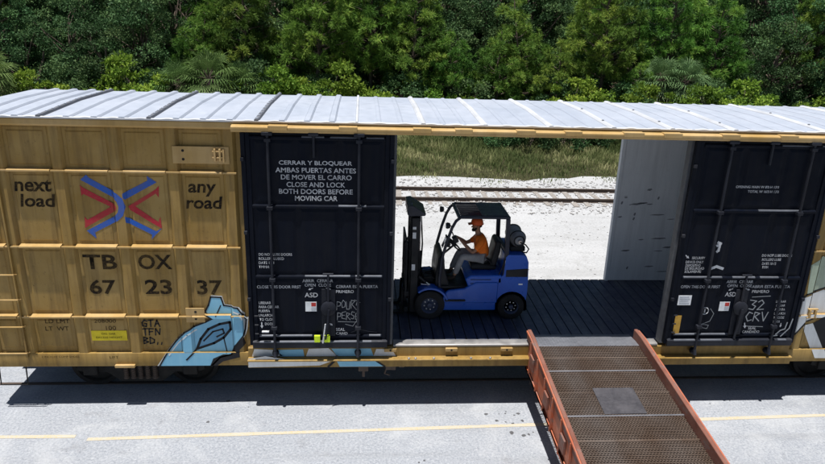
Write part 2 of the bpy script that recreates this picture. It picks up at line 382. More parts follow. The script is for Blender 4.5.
sr_ = random.Random(14)
for cx, cy, n_, sp_ in ((1.94, -.55, 9, .28), (2.2, -.95, 7, .22), (.39, -1.70, 2, .08), (-3.1, -.35, 3, .5), (5.9, -.1, 3, .4)):
    for k in range(n_):
        x, y, r = cx+sr_.gauss(0, sp_), cy+sr_.gauss(0, sp_*.5), sr_.uniform(.012, .045)
        o = MB().add([(x+r*sr_.uniform(.6, 1.3)*math.cos(2*math.pi*q/9), y+r*sr_.uniform(.6, 1.3)*math.sin(2*math.pi*q/9), .0035+.00002*k) for q in range(9)], [tuple(range(9))]).build('oil_spot', 'oil_dark', smooth=False); o['kind'] = 'structure'
# ------------------------------------------------------------------ railway tracks
RAIL = [(-.07, 0), (.07, 0), (.07, .012), (.012, .03), (.012, .105), (.036, .115), (.036, .148), (.028, .152), (-.028, .152), (-.036, .148), (-.036, .115), (-.012, .105), (-.012, .03), (-.07, .012)]
far = thing('railway_track', 'rusty railway track lying in white gravel beyond the open boxcar', 'railway track', (2.4, 14.1, 0))
for yy in (13.37, 14.83):
    MB().prism([(u+yy, w) for u, w in RAIL], 'x', -70, 80).build('rail', 'rust_rail', far, smooth=False)
tr = random.Random(5)
tie_me = [MB().box(-.11, .11, -1.3, 1.3, -.15, .0).mesh('tie', 'tie_wood', False) for _ in range(1)]
for i in range(78):
    x = -14 + i*0.55 + tr.uniform(-.05, .05)
    o = link('tie', tie_me[0], far, (x, 14.1 + tr.uniform(-.12, .12), tr.choice([.006, .012, .02, .03]) if tr.random() < 0.72 else -0.012), 0.01)
    o.rotation_euler.z = tr.uniform(-.05, .05); o.scale = (tr.uniform(.7, 1.1), tr.uniform(.85, 1.05), 1)
near = thing('railway_track', 'paved-in railway track running under the tan boxcar', 'railway track', (2.4, 1.5, 0))
for yy in (0.745, 2.255):
    MB().prism([(u+yy, w-.13) for u, w in RAIL], 'x', -60, 60).build('rail', 'rust_rail', near, smooth=False)

# ------------------------------------------------------------------ boxcar
XL, XR, YF = -6.95, 11.83, 3.0       # ends, far side
ZF, ZE = 1.215, 5.16                 # floor, eave
car = thing('boxcar', 'tan railway boxcar with both black doors slid open', 'boxcar', (2.44, 1.5, 0))
# shell: near wall (two lengths either side of the 16 ft doorway), far wall, ends
box_part('side_wall', 'car_tan', car, XL, -0.092, 0.060, 0.130, 1.0, 5.06, 0)
box_part('side_wall', 'car_tan', car, 4.972, XR, 0.060, 0.130, 1.0, 5.06, 0)
box_part('side_wall', 'car_tan', car, XL, -0.092, 2.97, YF+.02, 1.0, 5.06, 0)
box_part('side_wall', 'car_tan', car, 4.972, XR, 2.97, YF+.02, 1.0, 5.06, 0)
for x0, x1 in ((XL-.05, XL-.001), (XR+.001, XR+.05)): box_part('end_wall', 'car_tan', car, x0, x1, 0.0, YF, 0.95, 5.14)
for z in np.arange(1.4, 5.0, 0.45): box_part('end_rib', 'car_tan', car, XL-.12, XL-.051, 0.1, YF-.1, z, z+.16, 0.02)
# lining sheets inside
for x0, x1 in ((XL+.02, -4.6), (-4.598, -2.3), (-2.298, -.093), (4.973, 7.2), (7.202, 9.5), (9.502, XR-.02)):
    box_part('lining_panel', 'lining_grey', car, x0, x1, 2.93, 2.969, 1.22, 5.08, 0.003)
    box_part('lining_panel', 'lining_grey', car, x0, x1, 0.131, 0.17, 1.22, 5.08, 0.003)
for x0, x1 in ((XL+.001, XL+.018), (XR-.018, XR-.001)): box_part('lining_panel', 'lining_grey', car, x0, x1, .18, 2.92, 1.22, 5.05, 0)
sr = random.Random(8)
for k in range(26):
    x = sr.uniform(4.98, 6.6); z = sr.choice((1.5, 1.9, 2.3, 2.75, 3.1, 3.25)) + sr.uniform(-.12, .12); w = sr.uniform(.05, .38); h = sr.uniform(.012, .045)
    if k % 6 == 0: w, h = .05, .06
    MB().add([(x, 2.927, z), (x+w*.6, 2.927, z-h*.3), (x+w, 2.927, z+h*.4), (x+w*.9, 2.927, z+h), (x+w*.3, 2.927, z+h*.8)], [(0, 1, 2, 3, 4)]).build('scuff', 'jamb_grey' if k % 6 == 1 else 'scuff_grey', car, smooth=False)
# jamb posts and headers
for x0, x1 in ((-.09, -.019), (4.899, 4.97)):
    box_part('door_jamb', 'jamb_grey', car, x0, x1, -.02, .13, 1.2155, 5.0)
    box_part('door_jamb', 'lining_grey', car, x0-.0, x1+.0, 2.90, 3.015, 1.2165, 4.975)
box_part('header', 'underframe', car, -.018, 4.898, .02, .15, 5.005, 5.08)
box_part('header', 'underframe', car, -.018, 4.898, 2.9, 3.0, 4.98, 5.08)
# posts: one mesh, hat section
POSTW = 0.185
post_poly = [(-.115, .059), (-.105, .045), (-.078, .012), (-.066, 0.0), (.066, 0.0), (.078, .012), (.105, .045), (.115, .059)]
post_me = MB().prism(post_poly, 'z', 1.05, 5.03).mesh('post', 'car_tan', False)
PX_L = [-6.27, -5.38, -4.49, -3.60, -2.71]
PX_R = [7.59, 8.48, 9.37, 10.26, 11.15]
for x in PX_L + PX_R: link('post', post_me, car, (x, 0, 0))
for x in (XL+.07, XR-.07): link('corner_post', post_me, car, (x, 0, 0))
edges = [XL+.07] + PX_L
edgesR = PX_R + [XR-.07]
RZ = [1.075, 1.765, 3.035, 4.320, 5.03]     # rib heights
def panel_mesh(w, h):
    b = MB()
    m, d = 0.045, 0.012
    o = [(-w/2, -h/2), (w/2, -h/2), (w/2, h/2), (-w/2, h/2)]
    i = [(-w/2+m, -h/2+m), (w/2-m, -h/2+m), (w/2-m, h/2-m), (-w/2+m, h/2-m)]
    j = [(-w/2+m+.02, -h/2+m+.02), (w/2-m-.02, -h/2+m+.02), (w/2-m-.02, h/2-m-.02), (-w/2+m+.02, h/2-m-.02)]
    vs = [(x, .059, z) for x, z in o] + [(x, .0545, z) for x, z in o] + [(x, .0545, z) for x, z in i] + [(x, .0425, z) for x, z in j]
    fs = [(0, 1, 2, 3)] + [(a+4*k, (a+1) % 4+4*k, (a+1) % 4+4*k+4, a+4*k+4) for k in range(3) for a in range(4)] + [(15, 14, 13, 12)]
    return b.add(vs, fs).mesh('side_panel', 'car_tan', False)
pm = {}
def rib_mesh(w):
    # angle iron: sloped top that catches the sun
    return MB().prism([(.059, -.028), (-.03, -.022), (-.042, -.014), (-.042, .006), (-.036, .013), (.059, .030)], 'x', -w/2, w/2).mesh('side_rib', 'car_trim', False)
rm = {}
for E_ in (edges, edgesR):
    for a, b in zip(E_[:-1], E_[1:]):
        w = round(b-a-.235, 3); xc = (a+b)/2
        for z0, z1 in zip(RZ[:-1], RZ[1:]):
            k = (w, round(z1-z0-.07, 3))
            if k not in pm: pm[k] = panel_mesh(*k)
            link('side_panel', pm[k], car, (xc, 0, (z0+z1)/2))
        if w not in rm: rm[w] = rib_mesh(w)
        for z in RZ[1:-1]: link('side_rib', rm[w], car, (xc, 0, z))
# short rib clips across the posts
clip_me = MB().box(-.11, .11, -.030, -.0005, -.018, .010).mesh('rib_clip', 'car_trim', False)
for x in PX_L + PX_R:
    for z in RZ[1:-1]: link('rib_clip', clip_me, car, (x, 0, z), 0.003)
# side sill: upper face and the stepped lower door-track ledge
sill = MB().prism([(.13, 1.06), (-.004, 1.06), (-.010, 1.045), (-.010, .845), (.0, .80), (.13, .80)], 'x', XL, -2.56).build('side_sill', 'car_tan', car, 0.004)
sillR = MB().prism([(.13, 1.06), (-.004, 1.06), (-.010, 1.045), (-.010, .845), (.0, .80), (.13, .80)], 'x', 7.45, XR).build('side_sill', 'car_tan', car, 0.004)
MB().prism([(.13, 1.165), (-.012, 1.165), (-.03, 1.15), (-.03, .985), (.13, .985)], 'x', -2.559, 7.449).build('sill_face', 'car_tan', car, 0.005)
MB().prism([(.13, .984), (-.155, .984), (-.165, .975), (-.165, .955), (-.125, .948), (-.125, .822), (-.09, .805), (.13, .805)], 'x', -2.559, 7.449).build('track_ledge', 'car_tan', car, 0.004)
MB().prism([(.16, 1.214), (-.006, 1.214), (-.028, 1.204), (-.034, 1.188), (-.028, 1.166), (.16, 1.166)], 'x', -.0, 4.88).build('threshold', 'worn_steel', car, 0.004)
for x in (1.05, 2.06, -.05):      # small stop pads on the sill face
    box_part('stop_pad', 'car_trim', car, x-.11, x+.11, -.075, -.031, 1.085, 1.155, 0.012)
    MB().lathe([(.0, -.008), (.018, -.006), (.018, .0), (0, .0)], (x, -.076, 1.12), 'y', 10).build('bolt', 'underframe', car)
for x in (.28, .40, .73, 1.4, 1.75):
    MB().lathe([(.022, 0), (.022, .02), (.012, .03), (0, .03)], (x, -.14, .985), 'z', 8).build('bolt', 'worn_steel', car)
# plates with two bolts beside the doors
for z0, z1 in ((4.465, 4.745), (1.655, 1.925)):
    x1 = -2.70 if z0 > 3 else -3.27
    box_part('lock_plate', 'car_trim', car, -3.585, x1, -.018, -.0005, z0, z1, 0.005)
    for zz in (z0+.07, z1-.07):
        MB().lathe([(.022, -.004), (.022, 0.0), (0, 0)], (-3.42, -.0185, zz), 'y', 12).build('bolt', 'underframe', car)
lk = MB()
lk.box(-2.955, -2.80, -.06, -.0185, 4.56, 4.585); lk.box(-2.955, -2.80, -.06, -.0185, 4.66, 4.685)
lk.box(-2.93, -2.90, -.075, -.0185, 4.52, 4.72); lk.box(-2.85, -2.82, -.075, -.0185, 4.52, 4.72); lk.box(-2.80, -2.77, -.05, -.0185, 4.5, 4.71)
lk.build('door_latch', 'car_trim', car, 0.004)
lk = MB(); lk.box(7.64, 7.83, -.05, -.001, 1.72, 1.74); lk.box(7.64, 7.83, -.05, -.001, 1.89, 1.91); lk.box(7.66, 7.69, -.06, -.001, 1.74, 1.89); lk.box(7.77, 7.80, -.06, -.001, 1.74, 1.89)
lk.build('door_latch', 'car_trim', car, 0.004)
box_part('jack_pad', 'car_trim', car, -4.86, -4.52, -.07, -.011, .80, .85, 0.006)
# ladder at the left corner and at the right
for cx in (-6.60, 11.48):
    lad = MB().box(cx-.30, cx-.27, -.045, -.001, 1.0, 4.8).box(cx+.27, cx+.30, -.045, -.001, 1.0, 4.8).build('ladder', 'car_tan', car, 0.003)
    for z in (1.12, 1.62, 2.12, 2.57):
        MB().tube([(cx-.33, -.02, z-.03), (cx-.33, -.11, z), (cx+.33, -.11, z), (cx+.33, -.02, z-.03)], .012, 6).build('rung', 'car_trim', lad)
# stirrup step below the sill
MB().tube([(-6.85, .03, .82), (-6.85, .0, .45), (-6.40, .0, .45), (-6.40, .03, .82)], .013, 6).build('step', 'underframe', car)
# top chord, eave and door hood
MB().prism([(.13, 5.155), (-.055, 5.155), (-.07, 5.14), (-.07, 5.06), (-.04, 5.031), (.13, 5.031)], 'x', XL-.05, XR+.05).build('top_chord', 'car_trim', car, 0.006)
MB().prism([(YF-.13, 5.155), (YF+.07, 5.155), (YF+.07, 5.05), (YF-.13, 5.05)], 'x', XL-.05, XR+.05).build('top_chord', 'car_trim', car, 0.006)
MB().prism([(-.071, 5.125), (-.17, 5.118), (-.20, 5.10), (-.205, 5.05), (-.19, 5.02), (-.165, 5.02), (-.165, 5.035), (-.10, 5.04), (-.071, 5.03)], 'x', -2.62, 7.52).build('door_track', 'car_trim', car, 0.004)
for x0, x1 in ((-2.05, -1.75), (-.95, -.66), (.22, .51), (.89, 1.17), (1.88, 2.19), (2.67, 2.95), (3.64, 3.98), (4.31, 4.62), (5.3, 5.6), (6.3, 6.6)):
    box_part('track_cap', 'car_trim', car, x0, x1, -.222, -.075, 5.06, 5.134, 0.006)
# roof: each sheet, seam and corrugation
rf_z = lambda y: 5.168 + 0.035*(1 - abs(y-1.5)/1.62)
def roof_strip(b, x0, x1, h0, h1, y0=-.085, y1=3.12, inset=0.0):
    """low bar following the roof's shallow pitch; narrower on top"""
    ys = [y0, 1.5, y1]; vs = []
    for y in ys:
        z = rf_z(y)
        vs += [(x0, y, z+h0), (x1, y, z+h0), (x1-inset, y, z+h1), (x0+inset, y, z+h1)]
    fs = [(0, 1, 2, 3), (11, 10, 9, 8)]
    for k in range(2):
        for a in range(4): fs.append((k*4+a, k*4+4+a, k*4+4+(a+1) % 4, k*4+(a+1) % 4))
    return b.add(vs, fs)
roof = roof_strip(MB(), XL-.06, XR+.06, -.012, 0.0).build('roof', 'roof_zinc', car, smooth=False)
SEAM = [-6.92, -5.53, -3.88, -2.24, -.67, .39, 1.39, 2.47, 3.51, 4.50, 5.58, 7.20, 8.8, 10.4, 11.78]
dark = {1, 2, 3}
for i, x in enumerate(SEAM):
    w = .036 if i in dark else (.025 if i == 4 else .055)
    0 if i == 0 else roof_strip(MB(), x-w, x+w, .004, .040 if i in dark else .030, -.092, 3.128, .030 if w > .05 else .008).build('roof_seam', 'roof_dark' if i in dark else 'roof_seam', roof, smooth=False)
    if i in dark or i > 7:
        for k in range(14):
            y = .0 + k*.235
            MB().lathe([(.022, 0), (.022, .012), (0, .018)], (x, y, rf_z(y)+(.040 if i in dark else .030)), 'z', 6).build('rivet', 'roof_zinc' if i in dark else 'roof_dark', roof) if i in dark or k % 5 == 2 else None
corr_me = {}
def corr_mesh(w, h, ins):
    b = MB(); return roof_strip(b, -w, w, .003, h, -.08, 3.11, ins).mesh('corrugation', 'roof_zinc', False)
big, small = corr_mesh(.06, .032, .022), corr_mesh(.045, .016, .025)
for i, (a, b) in enumerate(zip(SEAM[:-1], SEAM[1:])):
    n = 3 if b-a > 1.3 else 2
    for k in range(1, n+1):
        link('corrugation', big if (i < 4) else small, roof, (a + (b-a)*k/(n+1), 0, 0))
# scalloped flashing along the eave
xs = np.arange(XL-.04, XR+.06, .045); vs_ = []
for i, x in enumerate(xs):
    d = .010*max(0, math.sin(x*2*math.pi/.41))
    vs_ += [(x, -.088-d*.3, 5.156), (x, -.096-d*.3, 5.178+d), (x, -.05, 5.186+d)]
MB().add(vs_, [(3*i+k, 3*i+3+k, 3*i+4+k, 3*i+1+k) for i in range(len(xs)-1) for k in (0, 1)]).build('eave_flashing', 'roof_seam', roof)
# floor: crosswise nailable steel planks
floor = box_part('floor', 'underframe', car, XL+.02, XR-.02, .165, 2.985, 1.05, 1.19, 0)
fp = MB().box(-.093, .093, .162, 2.985, 1.17, 1.2148).mesh('floor_plank', 'floor_steel', False)
x = XL+.14
while x < XR-.1:
    link('floor_plank', fp, floor, (x, 0, 0), 0.006); x += .2015
# underframe and brake gear
box_part('center_sill', 'underframe', car, XL-.3, XR+.3, 1.25, 1.75, .62, 1.04, 0)
for x in np.arange(-6.5, 11.6, 1.15): box_part('cross_bearer', 'underframe', car, x-.05, x+.05, .14, 2.86, .82, 1.045, 0)
bg_ = MB().tube([(-.9, .35, .72), (.35, .35, .72)], .035, 8); bg_.box(-.95, -.80, .25, .42, .62, .84); bg_.build('brake_rod', 'rust_rail', car)
bx_ = MB().box(-.62, -.44, .02, .08, .64, .80); bx_.box(-.55, -.50, .03, .07, .52, .66); bx_.build('brake_bracket', 'rust_rail', car, 0.01)
bx_ = MB().box(-.12, .06, .03, .10, .66, .80); bx_.tube([(-.1, .06, .7), (-.14, .05, .58), (-.05, .05, .55)], .018, 6); bx_.box(.12, .22, .05, .1, .70, .79); bx_.build('brake_bracket', 'rust_rail', car, 0.01)
MB().tube([(1.5, 1.0, .55), (3.2, 1.0, .55)], [.22, .22], 16).build('air_tank', 'underframe', car)
# trucks
def truck(cx):
    wh = MB()
    t = MB().box(cx-.15, cx+.15, .45, 2.55, .50, .80).build('truck', 'underframe', car, 0.02)
    for sx in (-.89, .89):
        MB().tube([(cx+sx, .55, .477), (cx+sx, 2.45, .477)], .08, 12).build('axle', 'underframe', t)
        for yy, s in ((.745, 1), (2.255, -1)):
            prof = [(0, -.05), (.06, -.06), (.10, -.05), (.12, -.02), (.36, .0), (.385, -.06), (.457, -.06), (.460, .03), (.485, .035), (.485, .065), (.36, .065), (.12, .04), (0, .04)]
            MB().lathe([(r, h*s) for r, h in prof], (cx+sx, yy, .477), 'y', 32).build('wheel', 'underframe', t)
    for yy in (.50, 2.50):
        sf = [(-1.15, .46), (-1.12, .62), (-.80, .66), (-.42, .78), (.42, .78), (.80, .66), (1.12, .62), (1.15, .46), (.95, .40), (.62, .42), (.36, .22), (-.36, .22), (-.62, .42), (-.95, .40)]
        s_ = MB().prism([(cx+u, w) for u, w in sf], 'y', yy-.06, yy+.06).build('side_frame', 'underframe', t, 0.015)
        for k in range(5):
            u = cx-.26+k*.13
            MB().lathe([(.05, 0)] + [(.05 if q % 2 else .035, .02*q) for q in range(1, 13)] + [(.035, .26)], (u, yy-.09, .32), 'z', 10).build('spring', 'rust_rail', t)
        box_part('bearing_box', 'underframe', t, cx-1.02, cx-.76, yy-.11, yy+.09, .38, .58, 0.02)
        box_part('bearing_box', 'underframe', t, cx+.76, cx+1.02, yy-.11, yy+.09, .38, .58, 0.02)
truck(-4.60); truck(9.48)
for xx, s in ((XL-.05, -1), (XR+.05, 1)):
    MB().box(min(xx, xx+s*.7), max(xx, xx+s*.7), 1.4, 1.6, .72, .95).build('coupler', 'underframe', car, 0.03)

# ---- writing and painted marks
TEXTS = []
def text(s, x0, x1, zc, h, y, mat, parent, bold=0.012, shear=0.0, rot=0.0, name='lettering'):
    TEXTS.append((s, x0, x1, zc, h, y, mat, parent, bold, shear, rot, name))
def flush_texts():
    tmp = []
    for t in TEXTS:
        cu = bpy.data.curves.new('lettering', 'FONT'); cu.body = t[0]; cu.offset = t[8]; cu.shear = t[9]; cu.resolution_u = 3
        o = bpy.data.objects.new('lettering', cu); COL.objects.link(o); tmp.append(o)
    dg = bpy.context.evaluated_depsgraph_get()
    for o, (s, x0, x1, zc, h, y, mat, parent, bold, shear, rot, name) in zip(tmp, TEXTS):
        me = bpy.data.meshes.new_from_object(o.evaluated_get(dg)); me.name = name
        co = np.empty(len(me.vertices)*3, 'f'); me.vertices.foreach_get('co', co); co = co.reshape(-1, 3)
        lo, hi = co.min(0), co.max(0); q = np.zeros_like(co)
        u = (co[:, 0]-lo[0])/(hi[0]-lo[0]) - .5; v = (co[:, 1]-lo[1])/(hi[1]-lo[1]) - .5
        u *= (x1-x0); v *= h
        q[:, 0] = u*math.cos(rot) - v*math.sin(rot); q[:, 2] = u*math.sin(rot) + v*math.cos(rot)
        me.vertices.foreach_set('co', q.ravel()); me.materials.clear(); me.materials.append(MATS[mat]); me.update()
        link(name, me, parent, ((x0+x1)/2, y, zc))
        cu = o.data; bpy.data.objects.remove(o); bpy.data.curves.remove(cu)
def side_depth(x, z):
    """front surface of the car side at (x, z)"""
    if z < 1.06: return -.0105 if x < -2.56 or x > 7.45 else -.1255
    for p in PX_L + PX_R:
        if abs(x-p) < .068: return -.0305 if any(abs(z-r+.004) < .014 for r in RZ[1:-1]) else -.0005
        if abs(x-p) < .117: return .028
    if any(-.03 < z-r < .035 for r in RZ[1:-1]): return -.0425
    for r in RZ:
        if abs(z-r) < .075: return .042
    return .0415
def drape(name, polys, mat, parent, lift=0.003, depth=side_depth, zcuts=None):
    if name in ('spray_piece', 'emblem') and len(polys) > 1:
        for q in polys: drape(name, [q], mat, parent, lift, depth)
        return
    bm = bmesh.new()
    for poly in polys:
        vs = [bm.verts.new((x, 0, z)) for x, z in poly]
        try: bm.faces.new(vs).normal_update()
        except ValueError: pass
    bmesh.ops.triangulate(bm, faces=bm.faces[:])
    cuts = []
    for p in PX_L + PX_R: cuts += [('x', p+d) for d in (-.117, -.068, .068, .117)]
    for r in RZ[1:-1]: cuts += [('z', r+d) for d in (-.03, -.018, .010, .035)]
    cuts.append(('z', 1.06))
    for ax, c in cuts:
        bmesh.ops.bisect_plane(bm, geom=bm.verts[:]+bm.edges[:]+bm.faces[:], plane_co=(c, 0, 0) if ax == 'x' else (0, 0, c), plane_no=(1, 0, 0) if ax == 'x' else (0, 0, 1))
    vs = []; fs = []
    for f in bm.faces:
        c = f.calc_center_median(); y = depth(c.x, c.z) - lift
        pts = [(v.co.x, y, v.co.z) for v in f.verts]
        dp = min(abs(c.x-p) for p in PX_L + PX_R); pn = min(PX_L + PX_R, key=lambda p: abs(c.x-p))
        if depth is side_depth and c.z > 1.06 and .068 < dp < .117 and y > 0:      # sloped flank of a post
            pts = [(v.co.x, np.interp(abs(v.co.x-pn), [.066, .078, .105, .115], [0, .012, .045, .054]) - lift, v.co.z) for v in f.verts]
        if f.normal.y > 0: pts.reverse()
        fs.append(tuple(range(len(vs), len(vs)+len(pts)))); vs += pts
    bm.free()
    me = bpy.data.meshes.new(name); me.from_pydata(vs, [], fs); me.materials.append(MATS[mat])
    return link(name, me, parent)
def stroke(pts, w):
    out = []
    for (x0, z0), (x1, z1) in zip(pts[:-1], pts[1:]):
        dx, dz = x1-x0, z1-z0; L = math.hypot(dx, dz) or 1e-6
        nx, nz = -dz/L*w/2, dx/L*w/2; ex, ez = dx/L*w*.35, dz/L*w*.35
        out.append([(x0-ex+nx, z0-ez+nz), (x1+ex+nx, z1+ez+nz), (x1+ex-nx, z1+ez-nz), (x0-ex-nx, z0-ez-nz)])
    return out
logo = {
 'logo_blue': [[(-4.974, 4.245), (-4.93, 4.191), (-4.52, 3.944), (-4.44, 3.864), (-4.403, 3.724), (-4.456, 3.575), (-4.549, 3.484), (-4.947, 3.27), (-4.932, 3.163), (-5.075, 3.299), (-4.603, 3.555), (-4.533, 3.63), (-4.51, 3.723), (-4.534, 3.815), (-4.587, 3.87), (-5.072, 4.161)],
   [(-4.431, 3.945), (-4.027, 4.161), (-4.033, 4.24), (-3.886, 4.134), (-4.401, 3.843), (-4.432, 3.872)],
   [(-4.43, 3.557), (-4.332, 3.501), (-3.967, 3.297), (-3.864, 3.355), (-4.05, 3.158), (-4.035, 3.239), (-4.423, 3.455)]],
 'logo_red': [[(-5.09, 4.074), (-5.054, 4.035), (-4.565, 3.752), (-4.546, 3.704), (-4.576, 3.648), (-5.037, 3.382), (-5.097, 3.344), (-5.081, 3.539), (-5.042, 3.487), (-4.648, 3.714), (-5.057, 3.926), (-5.085, 3.893)],
   [(-4.372, 3.725), (-3.91, 4.017), (-3.856, 4.076), (-3.874, 3.878), (-3.916, 3.944), (-4.258, 3.726), (-3.917, 3.46), (-3.875, 3.551), (-3.868, 3.347), (-3.931, 3.384), (-4.343, 3.662)]]}
for k, (mname, polys) in enumerate(logo.items()): drape('emblem', polys, mname, car, .003+.0004*k)
PY = .0385
text('next', -6.108, -5.532, 4.055, .20, PY, 'letter_black', car, .022, .12); text('load', -6.055, -5.50, 3.805, .215, PY, 'letter_black', car, .022, .12)
text('any', -3.398, -2.944, 4.01, .215, PY, 'letter_black', car, .022, .12); text('road', -3.45, -2.86, 3.80, .215, PY, 'letter_black', car, .022, .12)
for s, a, b, z, h in (('TB', -5.20, -4.655, 2.748, .26), ('OX', -4.31, -3.76, 2.752, .265), ('67', -5.15, -4.72, 2.294, .265), ('23', -4.24, -3.795, 2.296, .268), ('37', -3.375, -2.953, 2.288, .27)):
    text(s, a, b, z, h, PY, 'letter_black', car, .022)
for s, a, b, z, h in (('LD LMT', -5.964, -5.56, 1.655, .075), ('LT  WT', -5.977, -5.59, 1.515, .078), ('208000', -5.153, -4.79, 1.658, .065), ('100', -4.969, -4.802, 1.524, .08)):
    text(s, a, b, z, h, PY, 'letter_black', car, 0.0)
text('2 INCH HF COMP SHOES', -6.09, -5.46, 1.0, .035, -.0135, 'letter_black', car, 0); text('LIFT', -4.95, -4.80, .985, .045, -.0135, 'letter_black', car, 0)
box_part('yellow_label', 'sticker_yellow', car, -5.225, -4.63, .036, .0405, 1.285, 1.475, 0)
text('DIG GAR', -5.05, -4.82, 1.415, .035, .0335, 'letter_black', car, 0); text('EXCESS HEIGHT', -5.15, -4.71, 1.345, .035, .0335, 'letter_black', car, 0)
# the C at the edge of the right-hand panel
text('C', 7.74, 7.86, 3.17, .15, PY, 'letter_black', car, 0.0)
# black spray tag
tagp = []
def glyph(strokes, x, z, w, h):
    for st in strokes: tagp.extend(stroke([(x+u*w, z+v*h) for u, v in st], .022))
G = {'G': [[(1, .8), (.5, 1), (0, .6), (.1, .1), (.8, 0), (.9, .45), (.5, .45)]], 'T': [[(0, .95), (1, 1)], [(.5, 1), (.45, 0)]], 'A': [[(0, 0), (.5, 1), (1, 0)], [(.2, .4), (.8, .45)]],
     'F': [[(0, 0), (.05, 1), (.9, .95)], [(0, .5), (.7, .55)]], 'N': [[(0, 0), (.1, 1), (.8, .1), (1, 1)]], 'B': [[(0, 0), (.05, 1), (.8, .8), (.1, .5), (.9, .25), (0, 0)]], 'D': [[(0, 0), (.05, 1), (.9, .6), (.8, .15), (0, 0)]]}
for r, row in enumerate(('GTA', 'TFN', 'BD')):
    for q, ch in enumerate(row): glyph(G[ch], -4.355+q*.105, 1.55-r*.165, .085, .125)
tagp += stroke([(-4.12, 1.24), (-4.13, 1.20)], .02) + stroke([(-4.05, 1.24), (-4.06, 1.20)], .02)
drape('spray_tag', tagp, 'spray_black', car, .004)
# blue spray-paint piece across the corner
GRAF = [(-4.11, .806), (-4.01, .98), (-3.938, 1.091), (-3.804, 1.272), (-3.647, 1.446), (-3.472, 1.553), (-3.276, 1.634), (-3.128, 1.714), (-3.277, 1.822), (-3.207, 1.955), (-3.159, 2.113), (-2.985, 2.103), (-2.947, 1.954), (-2.711, 1.917), (-2.613, 1.767), (-2.57, 1.74), (-2.60, 1.496), (-2.632, 1.387), (-2.798, 1.167), (-2.854, 1.028), (-3.052, .973), (-3.21, .806)]
drape('spray_halo', [[(x*1.0 + (x+3.3)*.05, z + (z-1.4)*.04 if z > .9 else z) for x, z in GRAF]], 'spray_white', car, .0025)
drape('spray_piece', [GRAF], 'spray_blue', car, .004)
EYE = [(-3.455, 1.115), (-3.379, 1.308), (-3.237, 1.498), (-3.039, 1.595), (-2.86, 1.633), (-2.853, 1.497), (-2.983, 1.333), (-3.158, 1.224)]
drape('spray_piece', [EYE], 'spray_teal', car, .0055)
ZIG = [(-3.236, .806), (-3.176, .946), (-3.0, 1.029), (-2.854, 1.028), (-2.799, 1.156), (-2.633, 1.359), (-2.601, 1.221), (-2.713, 1.111), (-2.711, .971), (-3.008, .889), (-3.113, .806)]
ol = stroke(GRAF, .028) + stroke(EYE + EYE[:1], .045) + [ZIG] + stroke([(-3.638, .922), (-3.455, 1.115)], .03) + stroke([(-2.983, 1.333), (-2.94, 1.056)], .02) + stroke([(-3.33, 1.27), (-3.16, 1.45), (-2.99, 1.5), (-2.97, 1.42), (-3.1, 1.35)], .03) + stroke([(-3.0, 1.95), (-3.08, 1.78)], .02)
drape('spray_outline', ol, 'spray_black', car, .007)
drape('spray_highlight', stroke([(-3.93, 1.02), (-3.78, 1.22), (-3.6, 1.40), (-3.44, 1.49)], .022), 'spray_white', car, .0075)
drape('spray_highlight', stroke([(-2.78, 1.84), (-2.68, 1.80), (-2.64, 1.70)], .03), 'spray_white', car, .0075)
# paint carried on over the sill under the left door
S_ = []
drape('spray_piece', [[(-2.55, .83), (-2.55, 1.0), (-2.25, 1.05), (-1.9, .985), (-1.35, .97), (-1.1, .94), (-1.3, .86), (-2.0, .84)]], 'spray_white', car, .003)
def face_depth(x, z): return -.0305
drape('spray_piece', [[(-2.5, .99), (-2.45, 1.14), (-2.1, 1.12), (-1.95, 1.0)], [(-1.55, .99), (-1.5, 1.14), (-1.15, 1.15), (-1.0, .99)], [(-.35, .99), (-.3, 1.13), (-.02, 1.12), (.05, .99)]], 'spray_white', car, .003, face_depth)
drape('spray_piece', [[(-1.0, .99), (-1.1, 1.14), (-.4, 1.14), (-.35, .99)], [(-2.0, .99), (-2.05, 1.12), (-1.6, 1.13), (-1.58, .99)]], 'spray_blue', car, .003, face_depth)
drape('spray_piece', [[(-.95, .83), (-1.0, .94), (-.3, .94), (-.15, .83)]], 'spray_blue', car, .003)
drape('spray_outline', stroke([(-1.15, .83), (-1.05, .94), (-1.0, 1.05)], .04) + stroke([(-.15, .83), (-.3, .94)], .03), 'spray_black', car, .005)
# right corner piece
drape('spray_piece', [[(7.512, 2.761), (7.733, 2.925), (8.1, 2.7), (7.95, 2.32), (7.567, 2.182)]], 'spray_green', car, .003)
drape('spray_piece', [[(7.50, 2.10), (7.893, 2.266), (8.3, 2.1), (8.2, 1.78), (8.017, 1.756), (7.66, 1.60), (7.50, 1.35)], [(7.649, 1.526), (7.844, 1.583), (8.202, .992), (8.231, .872), (8.012, .874)]], 'spray_white', car, .004)
drape('spray_outline', [[(7.844, 1.583), (8.031, 1.698), (8.6, 1.6), (8.7, 1.0), (8.202, .992)]] + stroke([(7.50, 2.10), (7.567, 2.182), (7.95, 2.32), (8.3, 2.2)], .03) + stroke([(7.5, 1.35), (7.66, 1.6), (8.017, 1.756)], .03), 'spray_black', car, .0055)

